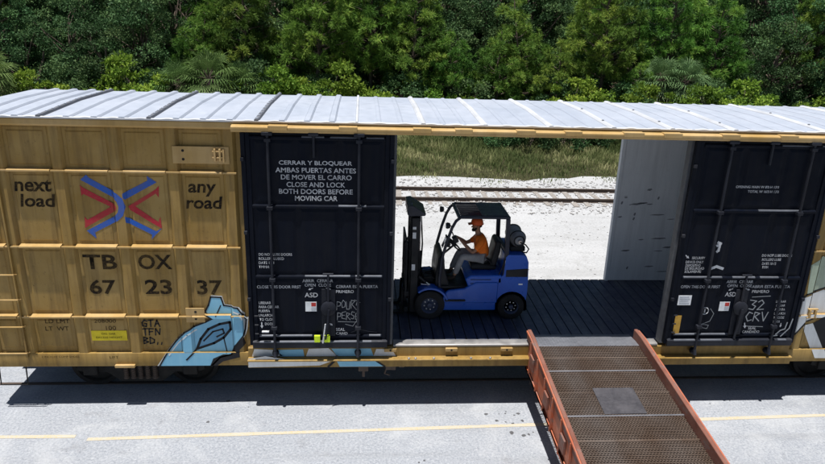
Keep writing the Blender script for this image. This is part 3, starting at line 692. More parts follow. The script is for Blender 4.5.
# ---- doors
def arrow(name, x, z, dx, dz, parent, y, mat='letter_white', s=1.0):
    L = math.hypot(dx, dz); ux, uz = dx/L, dz/L; px, pz = -uz, ux
    P = lambda a, b: (x+ux*a*s+px*b*s, z+uz*a*s+pz*b*s)
    vs = [P(0, .008), P(.05, .008), P(.05, .022), P(.09, 0), P(.05, -.022), P(.05, -.008), P(0, -.008)]
    b = MB(); b.add([(u, y, w) for u, w in vs], [tuple(range(7))]); b.build(name, mat, parent, smooth=False)
def make_door(x0, x1, rods, cx, label):
    d = MB().box(x0+.02, x1-.02, -.085, -.045, 1.30, 5.0).build('door', 'door_navy', car, 0.004)
    d['label'] = label
    # edge columns, stepped
    for a, b_, yy in ((x0, x0+.07, -.125), (x0+.071, x0+.145, -.108), (x1-.07, x1, -.125), (x1-.145, x1-.071, -.108)):
        box_part('door_stile', 'door_navy', d, a, b_, yy, -.0451, 1.26, 5.005, 0.006)
    # pressed sheets between the rails
    rails = [1.43, 2.555, 3.80, 4.935]
    for z0, z1 in zip(rails[:-1], rails[1:]):
        m = .05
        b = MB(); xa, xb = x0+.17, x1-.17
        ncol = 3
        for k in range(ncol):
            u0 = xa + (xb-xa)*k/ncol + .03; u1 = xa + (xb-xa)*(k+1)/ncol - .03
            bb = MB(); o = [(u0, z0+m), (u1, z0+m), (u1, z1-m), (u0, z1-m)]; i = [(u0+.05, z0+m+.05), (u1-.05, z0+m+.05), (u1-.05, z1-m-.05), (u0+.05, z1-m-.05)]
            bb.add([(u, -.0852, w) for u, w in o] + [(u, -.098, w) for u, w in i], [(a, (a+1) % 4, (a+1) % 4+4, a+4) for a in range(4)] + [(4, 5, 6, 7)])
            bb.build('door_panel', 'door_navy', d, smooth=False)
    for z in rails:
        MB().prism([(-.0451, z-.05), (-.105, z-.042), (-.122, z-.02), (-.122, z+.004), (-.112, z+.018), (-.0451, z+.04)], 'x', x0+.146, x1-.146).build('door_rail', 'door_navy', d, 0.004)
    wr = random.Random(int(x0*100))
    for z, yy in ((4.935, -.120), (3.80, -.120), (2.555, -.120), (1.43, -.120), (1.33, -.163)):     # rubbed top arrises, coloured paler to paint in their highlights
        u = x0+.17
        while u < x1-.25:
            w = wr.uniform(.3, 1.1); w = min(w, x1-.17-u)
            if wr.random() < .6: MB().prism([(yy, z+.0165), (yy+.022, z+.026), (yy+.022, z+.0285), (yy-.002, z+.019), (yy-.005, z+.002), (yy-.003, z+.002)], 'x', u, u+w).build('worn_highlight', 'worn_highlight_navy', d, smooth=False)
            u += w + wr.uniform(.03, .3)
    for z in (4.58, 3.35, 2.15):
        for xx in (x0-.004, x1-.05): box_part('stile_hook', 'rod_black', d, xx, xx+.055, -.165, -.1255, z-.03, z+.03, 0.006)
    MB().prism([(-.0451, 1.22), (-.15, 1.22), (-.165, 1.24), (-.165, 1.335), (-.15, 1.35), (-.0451, 1.37)], 'x', x0+.05, x1-.05).build('bottom_rail', 'rod_black', d, 0.005)
    for x in rods:
        r = MB().tube([(x, -.165, 1.12), (x, -.165, 5.03)], .024, 10).build('lock_rod', 'rod_black', d)
        for z in (4.90, 3.78, 2.52, 1.62): box_part('rod_guide', 'rod_black', d, x-.05, x+.05, -.20, -.123, z-.03, z+.03, 0.008)
        box_part('roller_bracket', 'rod_black', d, x-.085, x+.085, -.215, -.09, 4.975, 5.03, 0.008)
        MB().lathe([(.0, -.05), (.05, -.05), (.06, -.02), (.06, .02), (.0, .03)], (x, -.10, 1.10), 'y', 14).build('roller', 'rod_black', d)
        MB().tube([(x-.0, -.17, 1.16), (x, -.20, 1.06)], .03, 8).build('rod_foot', 'rod_black', d)
    c = (rods[0]+rods[1])/2
    MB().tube([(c, -.14, 4.62), (c, -.14, 5.03)], .022, 8).build('lock_rod', 'rod_black', d)
    box_part('roller_bracket', 'rod_black', d, c-.08, c+.08, -.2, -.09, 4.975, 5.03, 0.008)
    # operating gear: vertical bars, cam, lever
    g = MB(); g.tube([(cx+.11, -.145, 1.36), (cx+.11, -.145, 2.62)], .022, 8); g.tube([(cx+.02, -.15, 2.62), (cx+.2, -.15, 2.62)], .02, 8)
    g.box(cx-.005, cx+.225, -.122, -.0985, 1.40, 2.33); g.build('gear_bar', 'rod_black', d, 0.004)
    MB().lathe([(0, -.06), (.10, -.06), (.13, -.04), (.13, .0), (0, .0)], (cx+.11, -.13, 1.98), 'y', 20).build('gear_cam', 'rod_black', d)
    MB().tube([(cx+.12, -.20, 1.98), (cx+.10, -.215, 1.72), (cx+.06, -.215, 1.42)], [.022, .02, .016], 8).build('lever', 'rod_black', d)
    for k in range(3): MB().tube([(x0+.1, -.15, 1.5+.17*k), (x0+.16, -.15, 1.5+.17*k)], .014, 6).build('pin', 'rod_black', d)
    return d
YT = -.1005
dl = make_door(-2.50, -.065, (-2.07, -.63), -1.25, 'left black door lettered CERRAR Y BLOQUEAR')
dr = make_door(4.935, 7.42, (5.53, 6.95), 6.14, 'right black door with 32 CRV chalked on it')
for s, a, b, z, h in (('CERRAR Y BLOQUEAR', -1.909, -.741, 4.519, .082), ('AMBAS PUERTAS ANTES', -1.967, -.677, 4.404, .082), ('DE MOVER EL CARRO', -1.883, -.748, 4.288, .082), ('CLOSE AND LOCK', -1.796, -.853, 4.166, .084), ('BOTH DOORS BEFORE', -1.921, -.731, 4.05, .084), ('MOVING CAR', -1.667, -.978, 3.935, .084)):
    text(s, a, b, z, h, -.1015, 'letter_white', dl, .014)
small_l = (('DO NOT LUBE DOORS', -2.289, -1.74, 2.954, .047), ('ROLLERS LUBED', -2.292, -1.875, 2.878, .047), ('DATE 11-1', -2.295, -2.043, 2.804, .047), ('TMMH', -2.298, -2.129, 2.728, .047), ('ABRIR  CERRAR', -1.576, -1.06, 2.478, .055), ('OPEN  CLOSE', -1.54, -1.095, 2.398, .056), ('ASD', -1.544, -1.321, 2.213, .086), ('CLOSE THIS DOOR FIRST', -2.343, -1.604, 2.363, .054), ('CERRAR ESTA PUERTA', -1.01, -.292, 2.371, .054), ('PRIMERO', -1.011, -.706, 2.277, .054), ('LIBERAR', -2.325, -2.119, 2.066, .049), ('PARA CERRAR', -2.328, -1.986, 1.989, .049), ('PUERTA', -2.332, -2.142, 1.913, .049), ('UNLATCH', -2.335, -2.102, 1.83, .049), ('TO CLOSE', -2.326, -2.062, 1.752, .05), ('DOOR', -2.236, -2.082, 1.667, .05), ('SEAL', -1.014, -.857, 1.555, .058), ('CAND', -1.014, -.813, 1.478, .05))
small_r = (("OPENING MAIN W 8'0 H 13'0", 5.756, 6.52, 4.228, .046), ("TOTAL W 16'0 H 13'0", 5.98, 6.534, 4.148, .046), ('SECURITY', 5.206, 5.443, 2.928, .047), ('DEVICE ONLY', 5.105, 5.429, 2.852, .047), ('DISPOSITIVO', 5.112, 5.386, 2.788, .047), ('DE SEGURIDAD', 5.113, 5.46, 2.731, .048), ('SOLAMENTE', 5.114, 5.416, 2.67, .048), ('DO NOT LUBE DOORS', 6.479, 7.034, 2.983, .047), ('ROLLERS LUBE', 6.495, 6.847, 2.905, .047), ('DATE 10-15', 6.511, 6.771, 2.828, .048), ('TMMH', 6.525, 6.637, 2.759, .048), ('ABRIR  CERRAR', 5.925, 6.42, 2.478, .055), ('OPEN  CLOSE', 5.954, 6.408, 2.40, .056), ('OPEN THIS DOOR FIRST', 5.095, 5.82, 2.378, .056), ('ABRIR ESTA PUERTA', 6.416, 7.131, 2.384, .057), ('PRIMERO', 6.436, 6.756, 2.288, .057), ('ASD', 5.941, 6.143, 2.232, .086), ('LIBERAR', 6.931, 7.121, 2.091, .046), ('CERRAR', 6.948, 7.12, 2.011, .046), ('PUERTA', 6.946, 7.137, 1.931, .046), ('UNLATCH', 6.945, 7.155, 1.85, .046), ('TO CLOSE', 6.952, 7.154, 1.769, .047), ('DOOR', 6.96, 7.095, 1.688, .047), ('SEAL', 6.51, 6.663, 1.555, .057), ('CANDADO', 6.411, 6.737, 1.482, .05))
for s, a, b, z, h in small_l: text(s, a, b, z, h, -.1015, 'letter_white', dl, .010)
for s, a, b, z, h in small_r: text(s, a, b, z, h, -.1015, 'letter_white', dr, .010)
for s in range(1): pass
for d_, o in ((dl, 0), (dr, 7.47)):
    arrow('arrow_mark', -1.40+o, 2.345, -.8, -.35, d_, -.103); arrow('arrow_mark', -1.18+o, 2.355, .8, -.25, d_, -.125)
arrow('arrow_mark', -2.29, 1.70, 0, -1, dl, -.103, s=1.3); arrow('arrow_mark', -1.14, 1.70, .7, -.5, dl, -.131); arrow('arrow_mark', 7.12, 1.66, 0, -1, dr, -.103)
arrow('arrow_mark', 6.40, 1.68, .25, -1, dr, -.131, s=1.3); arrow('arrow_mark', 5.07, 2.99, .7, -.6, dr, -.103, s=1.2)
# labels on the doors
for d_, xa in ((dl, -1.535), (dr, 5.875)):
    box_part('paper_label', 'sticker_white', d_, xa, xa+.19, -.104, -.1, 1.905, 2.085, 0)
    box_part('label_block', 'sticker_red', d_, xa+.10, xa+.18, -.106, -.1042, 2.0, 2.07, 0); box_part('label_block', 'sticker_grey', d_, xa+.10, xa+.185, -.106, -.1042, 1.92, 1.985, 0)
box_part('paper_label', 'sticker_white', dr, 5.085, 5.33, -.104, -.1, 2.02, 2.21, 0)
for k in range(4): box_part('label_block', 'sticker_grey', dr, 5.11, 5.30-.02*(k % 2), -.106, -.1042, 2.05+.04*k, 2.07+.04*k, 0)
box_part('reflector', 'reflector_amber', dr, 5.09, 5.205, -.106, -.1, 1.40, 1.81, 0)
MB().torus((5.51+.11, -.104, 1.905), (0, 1, 0), .066, .010, 20, 4).build('painted_ring', 'letter_white', dr); text('1', 5.608, 5.632, 1.905, .075, -.103, 'letter_white', dr, .01)
# lime seal tag with the pale handle
for xa in (-1.385, -1.215): box_part('seal_tag', 'tag_lime', dl, xa, xa+.10, -.212, -.166, 1.36, 1.485, 0.004)
MB().tube([(-1.19, -.225, 1.72), (-1.235, -.235, 1.36)], .013, 6).build('seal_pin', 'letter_white', dl)
box_part('seal_tag', 'letter_white', dl, -2.28, -2.16, -.20, -.15, 1.545, 1.565, 0.003)
# chalk scribbles
def scribble(name, parent, lines, w, mat='chalk_white', y=-.1035):
    polys = [q for ln in lines for q in stroke(ln, w)]
    b = MB()
    for k, q in enumerate(polys): b.add([(u, y-.00004*k, v) for u, v in q], [(0, 1, 2, 3)])
    b.build(name, mat, parent, smooth=False)
def word(lines, x, z, w, h): return [[(x+u*w, z+v*h) for u, v in ln] for ln in lines]
P_ = lambda: 0
let = {'P': [[(0, 0), (.1, 1), (.9, .9), (.8, .5), (.1, .45)]], 'O': [[(.2, .1), (0, .6), (.4, 1), (.9, .7), (.8, .2), (.2, .1)]], 'U': [[(0, 1), (.1, .1), (.7, .1), (.9, 1)]], 'R': [[(0, 0), (.1, 1), (.9, .85), (.2, .5), (1, 0)]], 'S': [[(1, .9), (.3, 1), (.1, .6), (.8, .4), (.6, 0), (0, .1)]], 'E': [[(1, 1), (.1, .9), (0, .1), (.9, 0)], [(.1, .5), (.7, .5)]],
       '3': [[(0, 1), (1, .9), (.4, .55), (1, .35), (.7, 0), (0, .1)]], '2': [[(0, .8), (.5, 1), (.9, .7), (0, 0), (1, .05)]], 'C': [[(1, .85), (.4, 1), (0, .5), (.4, 0), (1, .15)]], 'V': [[(0, 1), (.5, 0), (1, 1)]]}
ls = []
for k, ch in enumerate('POURS'): ls += word(let[ch], -1.0+.082*k, 1.93+.03*(k % 2), .075, .16)
for k, ch in enumerate('PERSE'): ls += word(let[ch], -.99+.078*k, 1.74+.02*(k % 2), .07, .14)
ls += [[(-.98, 1.71), (-.66, 1.70), (-.62, 2.1), (-.70, 2.12)], [(-.85, 1.66), (-.72, 1.62), (-.64, 1.75)]]
scribble('chalk_scribble', dl, ls, .008)
scribble('chalk_scribble', dl, [[(-.75, 1.50), (-.6, 1.56), (-.45, 1.52), (-.3, 1.50)]], .012, 'rod_black')
ls = []
for k, ch in enumerate('32'): ls += word(let[ch], 6.44+.16*k, 1.93, .12, .19)
for k, ch in enumerate('CRV'): ls += word(let[ch], 6.42+.145*k, 1.70, .115, .18)
scribble('chalk_number', dr, ls, .018)
scribble('chalk_frame', dr, [[(6.46, 2.18), (6.80, 2.20)], [(6.40, 1.60), (6.78, 1.585)]], .012, 'chalk_white')
scribble('chalk_scribble', dr, [[(5.56, 1.62), (5.75, 1.70), (5.80, 1.85), (5.72, 1.95)], [(5.58, 1.58), (5.72, 1.55), (5.74, 1.62), (5.6, 1.64)]], .009)
scribble('paint_splash', dr, [[(5.62, 3.16), (5.68, 3.20), (5.63, 3.22)], [(5.67, 3.2), (5.66, 3.07), (5.64, 3.05)]], .045, 'letter_white')
scribble('paint_smudge', dr, [[(5.60, 2.735), (5.68, 2.77), (5.80, 2.73)]], .05, 'sticker_grey')
scribble('scrape', dr, [[(7.05, 1.44), (7.12, 1.52), (7.2, 1.55), (7.22, 1.68)], [(6.95, 1.40), (7.08, 1.42)], [(7.15, 1.4), (7.28, 1.56), (7.31, 1.75)]], .022, 'chalk_white', -.127)
flush_texts()

# ------------------------------------------------------------------ forklift (faces -X)
fl = thing('forklift', 'blue forklift with black mast and overhead guard inside the boxcar', 'forklift', (1.5, 1.5, ZF))
def wheel(cx, cy, r, w, side):
    z = ZF + r
    t = MB().lathe([(r*.56, -w/2), (r*.86, -w/2), (r*.97, -w/2+.02), (r, -w/2+.05), (r, w/2-.05), (r*.97, w/2-.02), (r*.86, w/2), (r*.56, w/2), (r*.56, -w/2)], (cx, cy, z), 'y', 32, False).build('wheel', 'tyre_rubber', fl)
    s = side; y0 = cy + s*w/2
    MB().lathe([(0, -s*.05), (r*.2, -s*.05), (r*.24, -s*.06), (r*.44, -s*.075), (r*.5, -s*.03), (r*.58, -s*.004), (r*.58, -s*w*.5), (0, -s*w*.5)], (cx, y0, z), 'y', 28).build('rim', 'rim_blue', t)
    MB().lathe([(0, s*.0), (r*.16, -s*.005), (r*.19, -s*.05), (0, -s*.05)], (cx, y0, z), 'y', 16).build('hub', 'rim_blue', t)
    for k in range(8):
        a = 2*math.pi*k/8+.2
        MB().lathe([(0, s*.012), (.014, s*.008), (.014, -s*.03), (0, -s*.03)], (cx+r*.34*math.cos(a), y0-s*.055, z+r*.34*math.sin(a)), 'y', 6).build('wheel_nut', 'bolt_steel', t)
for cy, s in ((1.06, -1), (1.94, 1)): wheel(.735, cy, .298, .22, s)
for cy, s in ((1.04, -1), (1.92, 1)): wheel(2.325, cy, .262, .18, s)
def arc(cx, cz, r, a0, a1, n=10): return [(cx+r*math.cos(R(a0+(a1-a0)*k/n)), cz+r*math.sin(R(a0+(a1-a0)*k/n))) for k in range(n+1)]
zf = ZF+.262
# frame and side covers
MB().prism([(.98, 1.40), (2.02, 1.40), (2.02, 1.62), (1.30, 1.62), (1.02, 1.70), (.98, 1.66)], 'y', .985, 2.015).build('chassis', 'fork_blue', fl, 0.02)
for y0, y1 in ((.975, 1.04), (1.96, 2.025)):
    MB().prism([(1.03, 1.55), (2.04, 1.56), (2.04, 1.99), (1.62, 1.99), (1.50, 1.93), (1.40, 1.86), (1.08, 1.82), (1.03, 1.76)], 'y', y0, y1).build('side_cover', 'fork_blue', fl, 0.02)
hood = MB().prism([(1.47, 1.87), (2.12, 1.96), (2.10, 2.13), (1.50, 2.12), (1.40, 2.05)], 'y', 1.0, 2.0).build('engine_hood', 'fork_blue', fl, 0.025)
for a, b, c_, d_ in ((1.50, 1.90, 2.035, 2.047), (1.50, 1.90, 1.955, 1.967)): box_part('hood_trim', 'fork_black', hood, a, b, .994, .9995, c_, d_, 0)
box_part('step_plate', 'fork_black', fl, 1.03, 1.42, .95, 1.25, 1.60, 1.64, 0.01)
box_part('floor_plate', 'fork_black', fl, .90, 1.50, 1.05, 1.95, 1.84, 1.88, 0.008)
# counterweight with wheel arch
cw = [(1.98, 1.66)] + [(2.02, 1.40), (2.06, 1.40)] + arc(2.325, zf, .315, 195, -15, 12) + [(2.64, 1.36)][:0] + [(2.60, 1.50), (2.625, 1.75), (2.62, 2.05), (2.60, 2.40), (2.55, 2.52), (2.47, 2.545), (2.20, 2.545), (2.16, 2.50), (2.14, 2.14), (2.05, 2.05)]
MB().prism(cw[1:], 'y', 1.0, 2.0).build('counterweight', 'fork_blue', fl, 0.035)
for y0, y1 in ((.993, .9995), (2.0005, 2.007)):
    MB().prism([(2.18, 2.10), (2.60, 2.10), (2.60, 2.27), (2.18, 2.24)], 'y', y0, y1).build('grille', 'fork_black', fl)
# rear tank
tank = MB().lathe([(0, -.36), (.07, -.355), (.115, -.33), (.142, -.28), (.150, -.22), (.150, .22), (.142, .28), (.115, .33), (0, .36)], (2.42, 1.50, 2.775), 'y', 28).build('gas_cylinder', 'tank_steel', fl)
for yy in (1.30, 1.70): MB().torus((2.42, yy, 2.775), (0, 1, 0), .155, .012, 24, 6).build('strap', 'fork_black', tank)
MB().torus((2.42, 1.135, 2.775), (0, 1, 0), .10, .013, 20, 6).build('collar', 'fork_black', tank)
MB().lathe([(0, -.07), (.035, -.07), (.035, 0), (0, 0)], (2.42, 1.14, 2.775), 'y', 10).build('valve', 'chrome', tank)
MB().tube([(2.42, 1.08, 2.775), (2.52, 1.04, 2.74), (2.60, 1.08, 2.64), (2.58, 1.15, 2.54), (2.48, 1.2, 2.53)], .014, 6).build('hose', 'hose_black', tank)
box_part('cylinder_bracket', 'fork_black', fl, 2.28, 2.56, 1.2, 1.8, 2.546, 2.64, 0.01)
# overhead guard
gd = MB()
gd.box(1.24, 2.19, 1.02, 1.075, 3.245, 3.295); gd.box(1.24, 2.19, 1.925, 1.98, 3.245, 3.295); gd.box(1.20, 1.26, 1.02, 1.98, 3.235, 3.285); gd.box(2.13, 2.19, 1.0751, 1.9249, 3.24, 3.29)
guard = gd.build('overhead_guard', 'guard_black', fl, 0.012)
for k in range(9):
    y = 1.125+k*.0935
    MB().box(1.2605, 2.1295, -.032, .032, -.006, .006, Matrix.Translation((0, y, 3.275)) @ Matrix.Rotation(R(-38), 4, 'X')).build('slat', 'guard_black', guard)
box_part('roof_plate', 'guard_black', guard, 1.66, 2.128, 1.0755, 1.9245, 3.297, 3.303, 0)
for y in (1.045, 1.955):
    MB().tube([(1.24, y, 3.26), (1.17, y, 3.20), (1.10, y, 3.06), (1.02, y, 2.80), (.94, y, 2.45), (.91, y, 2.05), (.92, y, 1.86)], .03, 8).build('front_pillar', 'guard_black', guard)
    MB().prism([(2.11, 3.25), (2.19, 3.25), (2.215, 2.5), (2.22, 2.05), (2.12, 2.05), (2.135, 2.5)], 'y', y-.035, y+.035).build('rear_pillar', 'guard_black', guard, 0.01)
for z in (2.40, 2.30): box_part('warning_label', 'sticker_white', guard, 2.15, 2.19, 1.006, 1.0095, z-.035, z+.03, 0)
box_part('rear_crossbar', 'guard_black', guard, 2.145, 2.205, 1.081, 1.919, 2.56, 2.62, 0.008)
MB().lathe([(0, -.045), (.05, -.045), (.062, -.02), (.05, .03), (0, .045)], (1.02, .98, 3.13), 'x', 14).build('head_lamp', 'fork_black', guard)
MB().lathe([(0, 0), (.046, 0), (.046, -.006), (0, -.01)], (.975, .98, 3.13), 'x', 14).build('lamp_lens', 'lamp_glass', guard)
MB().tube([(1.03, .98, 3.13), (1.11, 1.02, 3.10)], .012, 6).build('lamp_arm', 'fork_black', guard)
MB().lathe([(0, -.045), (.05, -.045), (.062, -.02), (.05, .03), (0, .045)], (1.02, 2.02, 3.13), 'x', 14).build('head_lamp', 'fork_black', guard)
# cowl, dash, steering, pedals, levers
MB().prism([(.84, 1.86), (1.12, 1.86), (1.02, 2.18), (.99, 2.46), (.94, 2.50), (.88, 2.42), (.84, 2.10)], 'y', 1.10, 1.90).build('dashboard', 'fork_black', fl, 0.02)
MB().prism([(.40, 1.72), (.56, 1.84), (.80, 1.86), (.98, 1.86), (.98, 1.70), (.90, 1.66)] , 'y', 1.16, 1.84).build('front_cowl', 'fork_black', fl, 0.015)
for y0, y1 in ((.945, 1.17), (1.83, 2.055)):
    MB().prism(arc(.735, ZF+.298, .375, 20, 130, 12) + arc(.735, ZF+.298, .335, 130, 20, 12), 'y', y0, y1).build('fender', 'fork_blue', fl, 0.006)
st = MB().tube([(1.0, 1.5, 2.36), (1.20, 1.5, 2.545)], .022, 8).build('steering_column', 'fork_black', fl)
sw = MB().torus((1.225, 1.5, 2.575), (.68, 0, .73), .165, .016, 28, 8)
for a in (0, 120, 240):
    ax = Vector((.68, 0, .73)).normalized(); u = ax.orthogonal().normalized(); w = ax.cross(u); d = u*math.cos(R(a)) + w*math.sin(R(a))
    sw.tube([Vector((1.225, 1.5, 2.575)), Vector((1.225, 1.5, 2.575))+d*.16], .011, 6)
sw.build('steering_wheel', 'vinyl_black', st)
for k in range(3):
    lv = MB().tube([(1.02, 1.72+k*.06, 2.42), (1.10, 1.72+k*.06, 2.62)], .009, 6).build('control_lever', 'chrome', fl)
    MB().lathe([(0, -.02), (.016, -.015), (.02, .0), (.016, .015), (0, .02)], (1.105, 1.72+k*.06, 2.64), 'z', 10).build('knob', 'vinyl_black', lv)
MB().tube([(1.0, 1.12, 2.36), (.96, 1.10, 2.58), (1.0, 1.10, 2.70), (1.12, 1.10, 2.72)], .008, 6).build('grab_rail', 'chrome', fl)
dm = MB(); dm.box(-.045, .045, -.07, .07, -.06, .06, Matrix.Translation((1.19, 1.16, 2.80)) @ Matrix.Rotation(R(-30), 4, 'Y')); dm.build('display_unit', 'fork_black', fl, 0.012)
MB().tube([(1.10, 1.10, 2.99), (1.16, 1.13, 2.86)], .012, 6).build('display_arm', 'fork_black', fl)
dm = MB(); dm.box(-.03, .03, -.05, .05, -.055, .055, Matrix.Translation((1.06, 1.12, 2.72))); dm.build('display_unit', 'fork_black', fl, 0.01)
# clutter between the mast and the dash: hoses, valve block, chassis cross tube
for k in range(5):
    y = 1.2+k*.13
    MB().tube([(.50, y, 1.70), (.62, y+.02, 1.98+.03*(k % 2)), (.78, y-.01, 2.02), (.88, y, 1.95)], .014, 6).build('hose', 'hose_black', fl)
box_part('valve_block', 'fork_black', fl, .62, .82, 1.25, 1.62, 1.87, 1.99, 0.01)
MB().tube([(.56, 1.06, 1.92), (.72, 1.06, 1.90)], .014, 6).build('brace', 'chrome', fl)
box_part('decal', 'sticker_white', fl, 2.44, 2.52, .9965, .9995, 1.93, 1.96, 0)
MB().tube([(2.05, 1.02, 2.14), (2.10, .99, 2.30), (2.13, 1.0, 2.45)], .012, 6).build('hose', 'hose_black', fl)
# seat
seat = MB().prism([(1.55, 2.135), (2.03, 2.135), (2.05, 2.22), (1.95, 2.235), (1.60, 2.25), (1.53, 2.22)], 'y', 1.26, 1.74).build('seat', 'vinyl_black', fl, 0.03)
MB().prism([(1.90, 2.22), (2.03, 2.20), (2.10, 2.50), (2.105, 2.68), (2.06, 2.74), (2.00, 2.70), (1.965, 2.50)], 'y', 1.26, 1.74).build('backrest', 'vinyl_black', seat, 0.04)
MB().tube([(1.93, 1.245, 2.28), (1.86, 1.235, 2.36), (1.80, 1.24, 2.30)], .016, 6).build('hip_restraint', 'vinyl_black', seat)
# mast
ms_ = MB()
for y in (1.17, 1.83):
    ms_.box(.36, .50, y-.045, y+.045, 1.30, 3.22)
mast = ms_.build('mast', 'fork_black', fl, 0.006)
for y in (1.265, 1.735): box_part('inner_rail', 'fork_black', mast, .33, .45, y-.035, y+.035, 1.33, 3.32, 0.005)
for z, w in ((1.36, .12), (2.05, .07), (3.12, .10)): box_part('cross_member', 'fork_black', mast, .40, .53, 1.216, 1.784, z, z+w, 0.006)
MB().prism([(.27, 3.44), (.36, 3.455), (.62, 3.29), (.60, 3.25), (.30, 3.24), (.27, 3.28)], 'y', 1.16, 1.84).build('mast_head', 'guard_black', mast, 0.01)
for y in (1.33, 1.67):
    MB().tube([(.53, y, 1.4), (.53, y, 2.5)], .035, 10).build('lift_cylinder', 'fork_black', mast)
    MB().tube([(.53, y, 2.5), (.53, y, 3.22)], .018, 8).build('piston_rod', 'chrome', mast)
ch = MB()
for y in (1.42, 1.58):
    for k in range(40): ch.box(.445 if k % 2 else .45, .475 if k % 2 else .47, y-.012, y+.012, 1.75+k*.037, 1.75+k*.037+.03)
ch.build('lift_chain', 'rust_rail', mast)
for k, y in enumerate((1.47, 1.53)): MB().tube([(.56, y, 3.15), (.60, y, 2.6), (.58, y, 1.95), (.70, y, 1.8)], .013, 6).build('hose', 'hose_black', mast)
for z0, z1 in ((2.82, 2.94), (3.0, 3.05), (2.18, 2.30)): box_part('warning_label', 'sticker_white', mast, .375, .44, 1.119, 1.1245, z0, z1, 0)
MB().tube([(.52, 1.14, 2.05), (.78, 1.14, 1.80)], .03, 8).build('tilt_cylinder', 'fork_black', mast)
MB().tube([(.66, 1.13, 1.93), (.82, 1.13, 1.83)], .016, 8).build('piston_rod', 'chrome', mast)
cg = MB(); cg.box(.24, .32, 1.02, 1.98, 1.68, 1.78); cg.box(.24, .32, 1.02, 1.98, 1.36, 1.45); cg.box(.25, .31, 1.28, 1.33, 1.45, 1.68); cg.box(.25, .31, 1.67, 1.72, 1.45, 1.68)
carr = cg.build('carriage', 'fork_black', fl, 0.006)
br = MB()
for y in (1.03, 1.26, 1.49, 1.72, 1.95): br.box(.25, .285, y, y+.035, 1.781, 2.72)
br.box(.25, .285, 1.03, 1.985, 2.721, 2.77); br.build('load_backrest', 'fork_black', carr, 0.004)
for y in (1.20, 1.68):
    MB().prism([(.239, 1.75), (.20, 1.75), (.19, 1.32), (.16, 1.275), (-.92, 1.245), (-.92, 1.235), (.20, 1.235), (.239, 1.29)], 'y', y, y+.11).build('fork', 'fork_black', carr, 0.005)
MB().tube([(.30, 1.05, 2.9), (.22, 1.02, 2.75), (.20, 1.02, 2.45), (.28, 1.05, 2.3)], .018, 8).build('hose', 'hose_black', mast)

# ------------------------------------------------------------------ driver
def skin_mesh(name, verts, edges, mat, sub=2, root=0):
    me = bpy.data.meshes.new(name); me.from_pydata([v[0] for v in verts], edges, [])
    o = bpy.data.objects.new(name, me); COL.objects.link(o)
    o.modifiers.new('skin', 'SKIN').use_smooth_shade = True
    if not me.skin_vertices: me.attributes.new('skin', 'FLOAT', 'POINT') if False else None
    bm = bmesh.new(); bm.from_mesh(me); lay = bm.verts.layers.skin.verify(); bm.verts.ensure_lookup_table()
    for i, v in enumerate(verts):
        r = v[1]; bm.verts[i][lay].radius = (r, r) if isinstance(r, (int, float)) else r
        bm.verts[i][lay].use_root = (i == root)
    bm.to_mesh(me); bm.free()
    s = o.modifiers.new('sub', 'SUBSURF'); s.levels = sub; s.render_levels = sub
    dg = bpy.context.evaluated_depsgraph_get(); dg.update()
    out = bpy.data.meshes.new_from_object(o.evaluated_get(dg)); out.name = name
    bpy.data.objects.remove(o); bpy.data.meshes.remove(me)
    out.materials.clear(); out.materials.append(MATS[mat]); out.polygons.foreach_set('use_smooth', [True]*len(out.polygons))
    return out
class Sk:
    def __init__(s): s.v = []; s.e = []
    def chain(s, pts, start=None):
        prev = start; ids = []
        for p, r in pts:
            s.v.append((tuple(p), r)); i = len(s.v)-1; ids.append(i)
            if prev is not None: s.e.append((prev, i))
            prev = i
        return ids
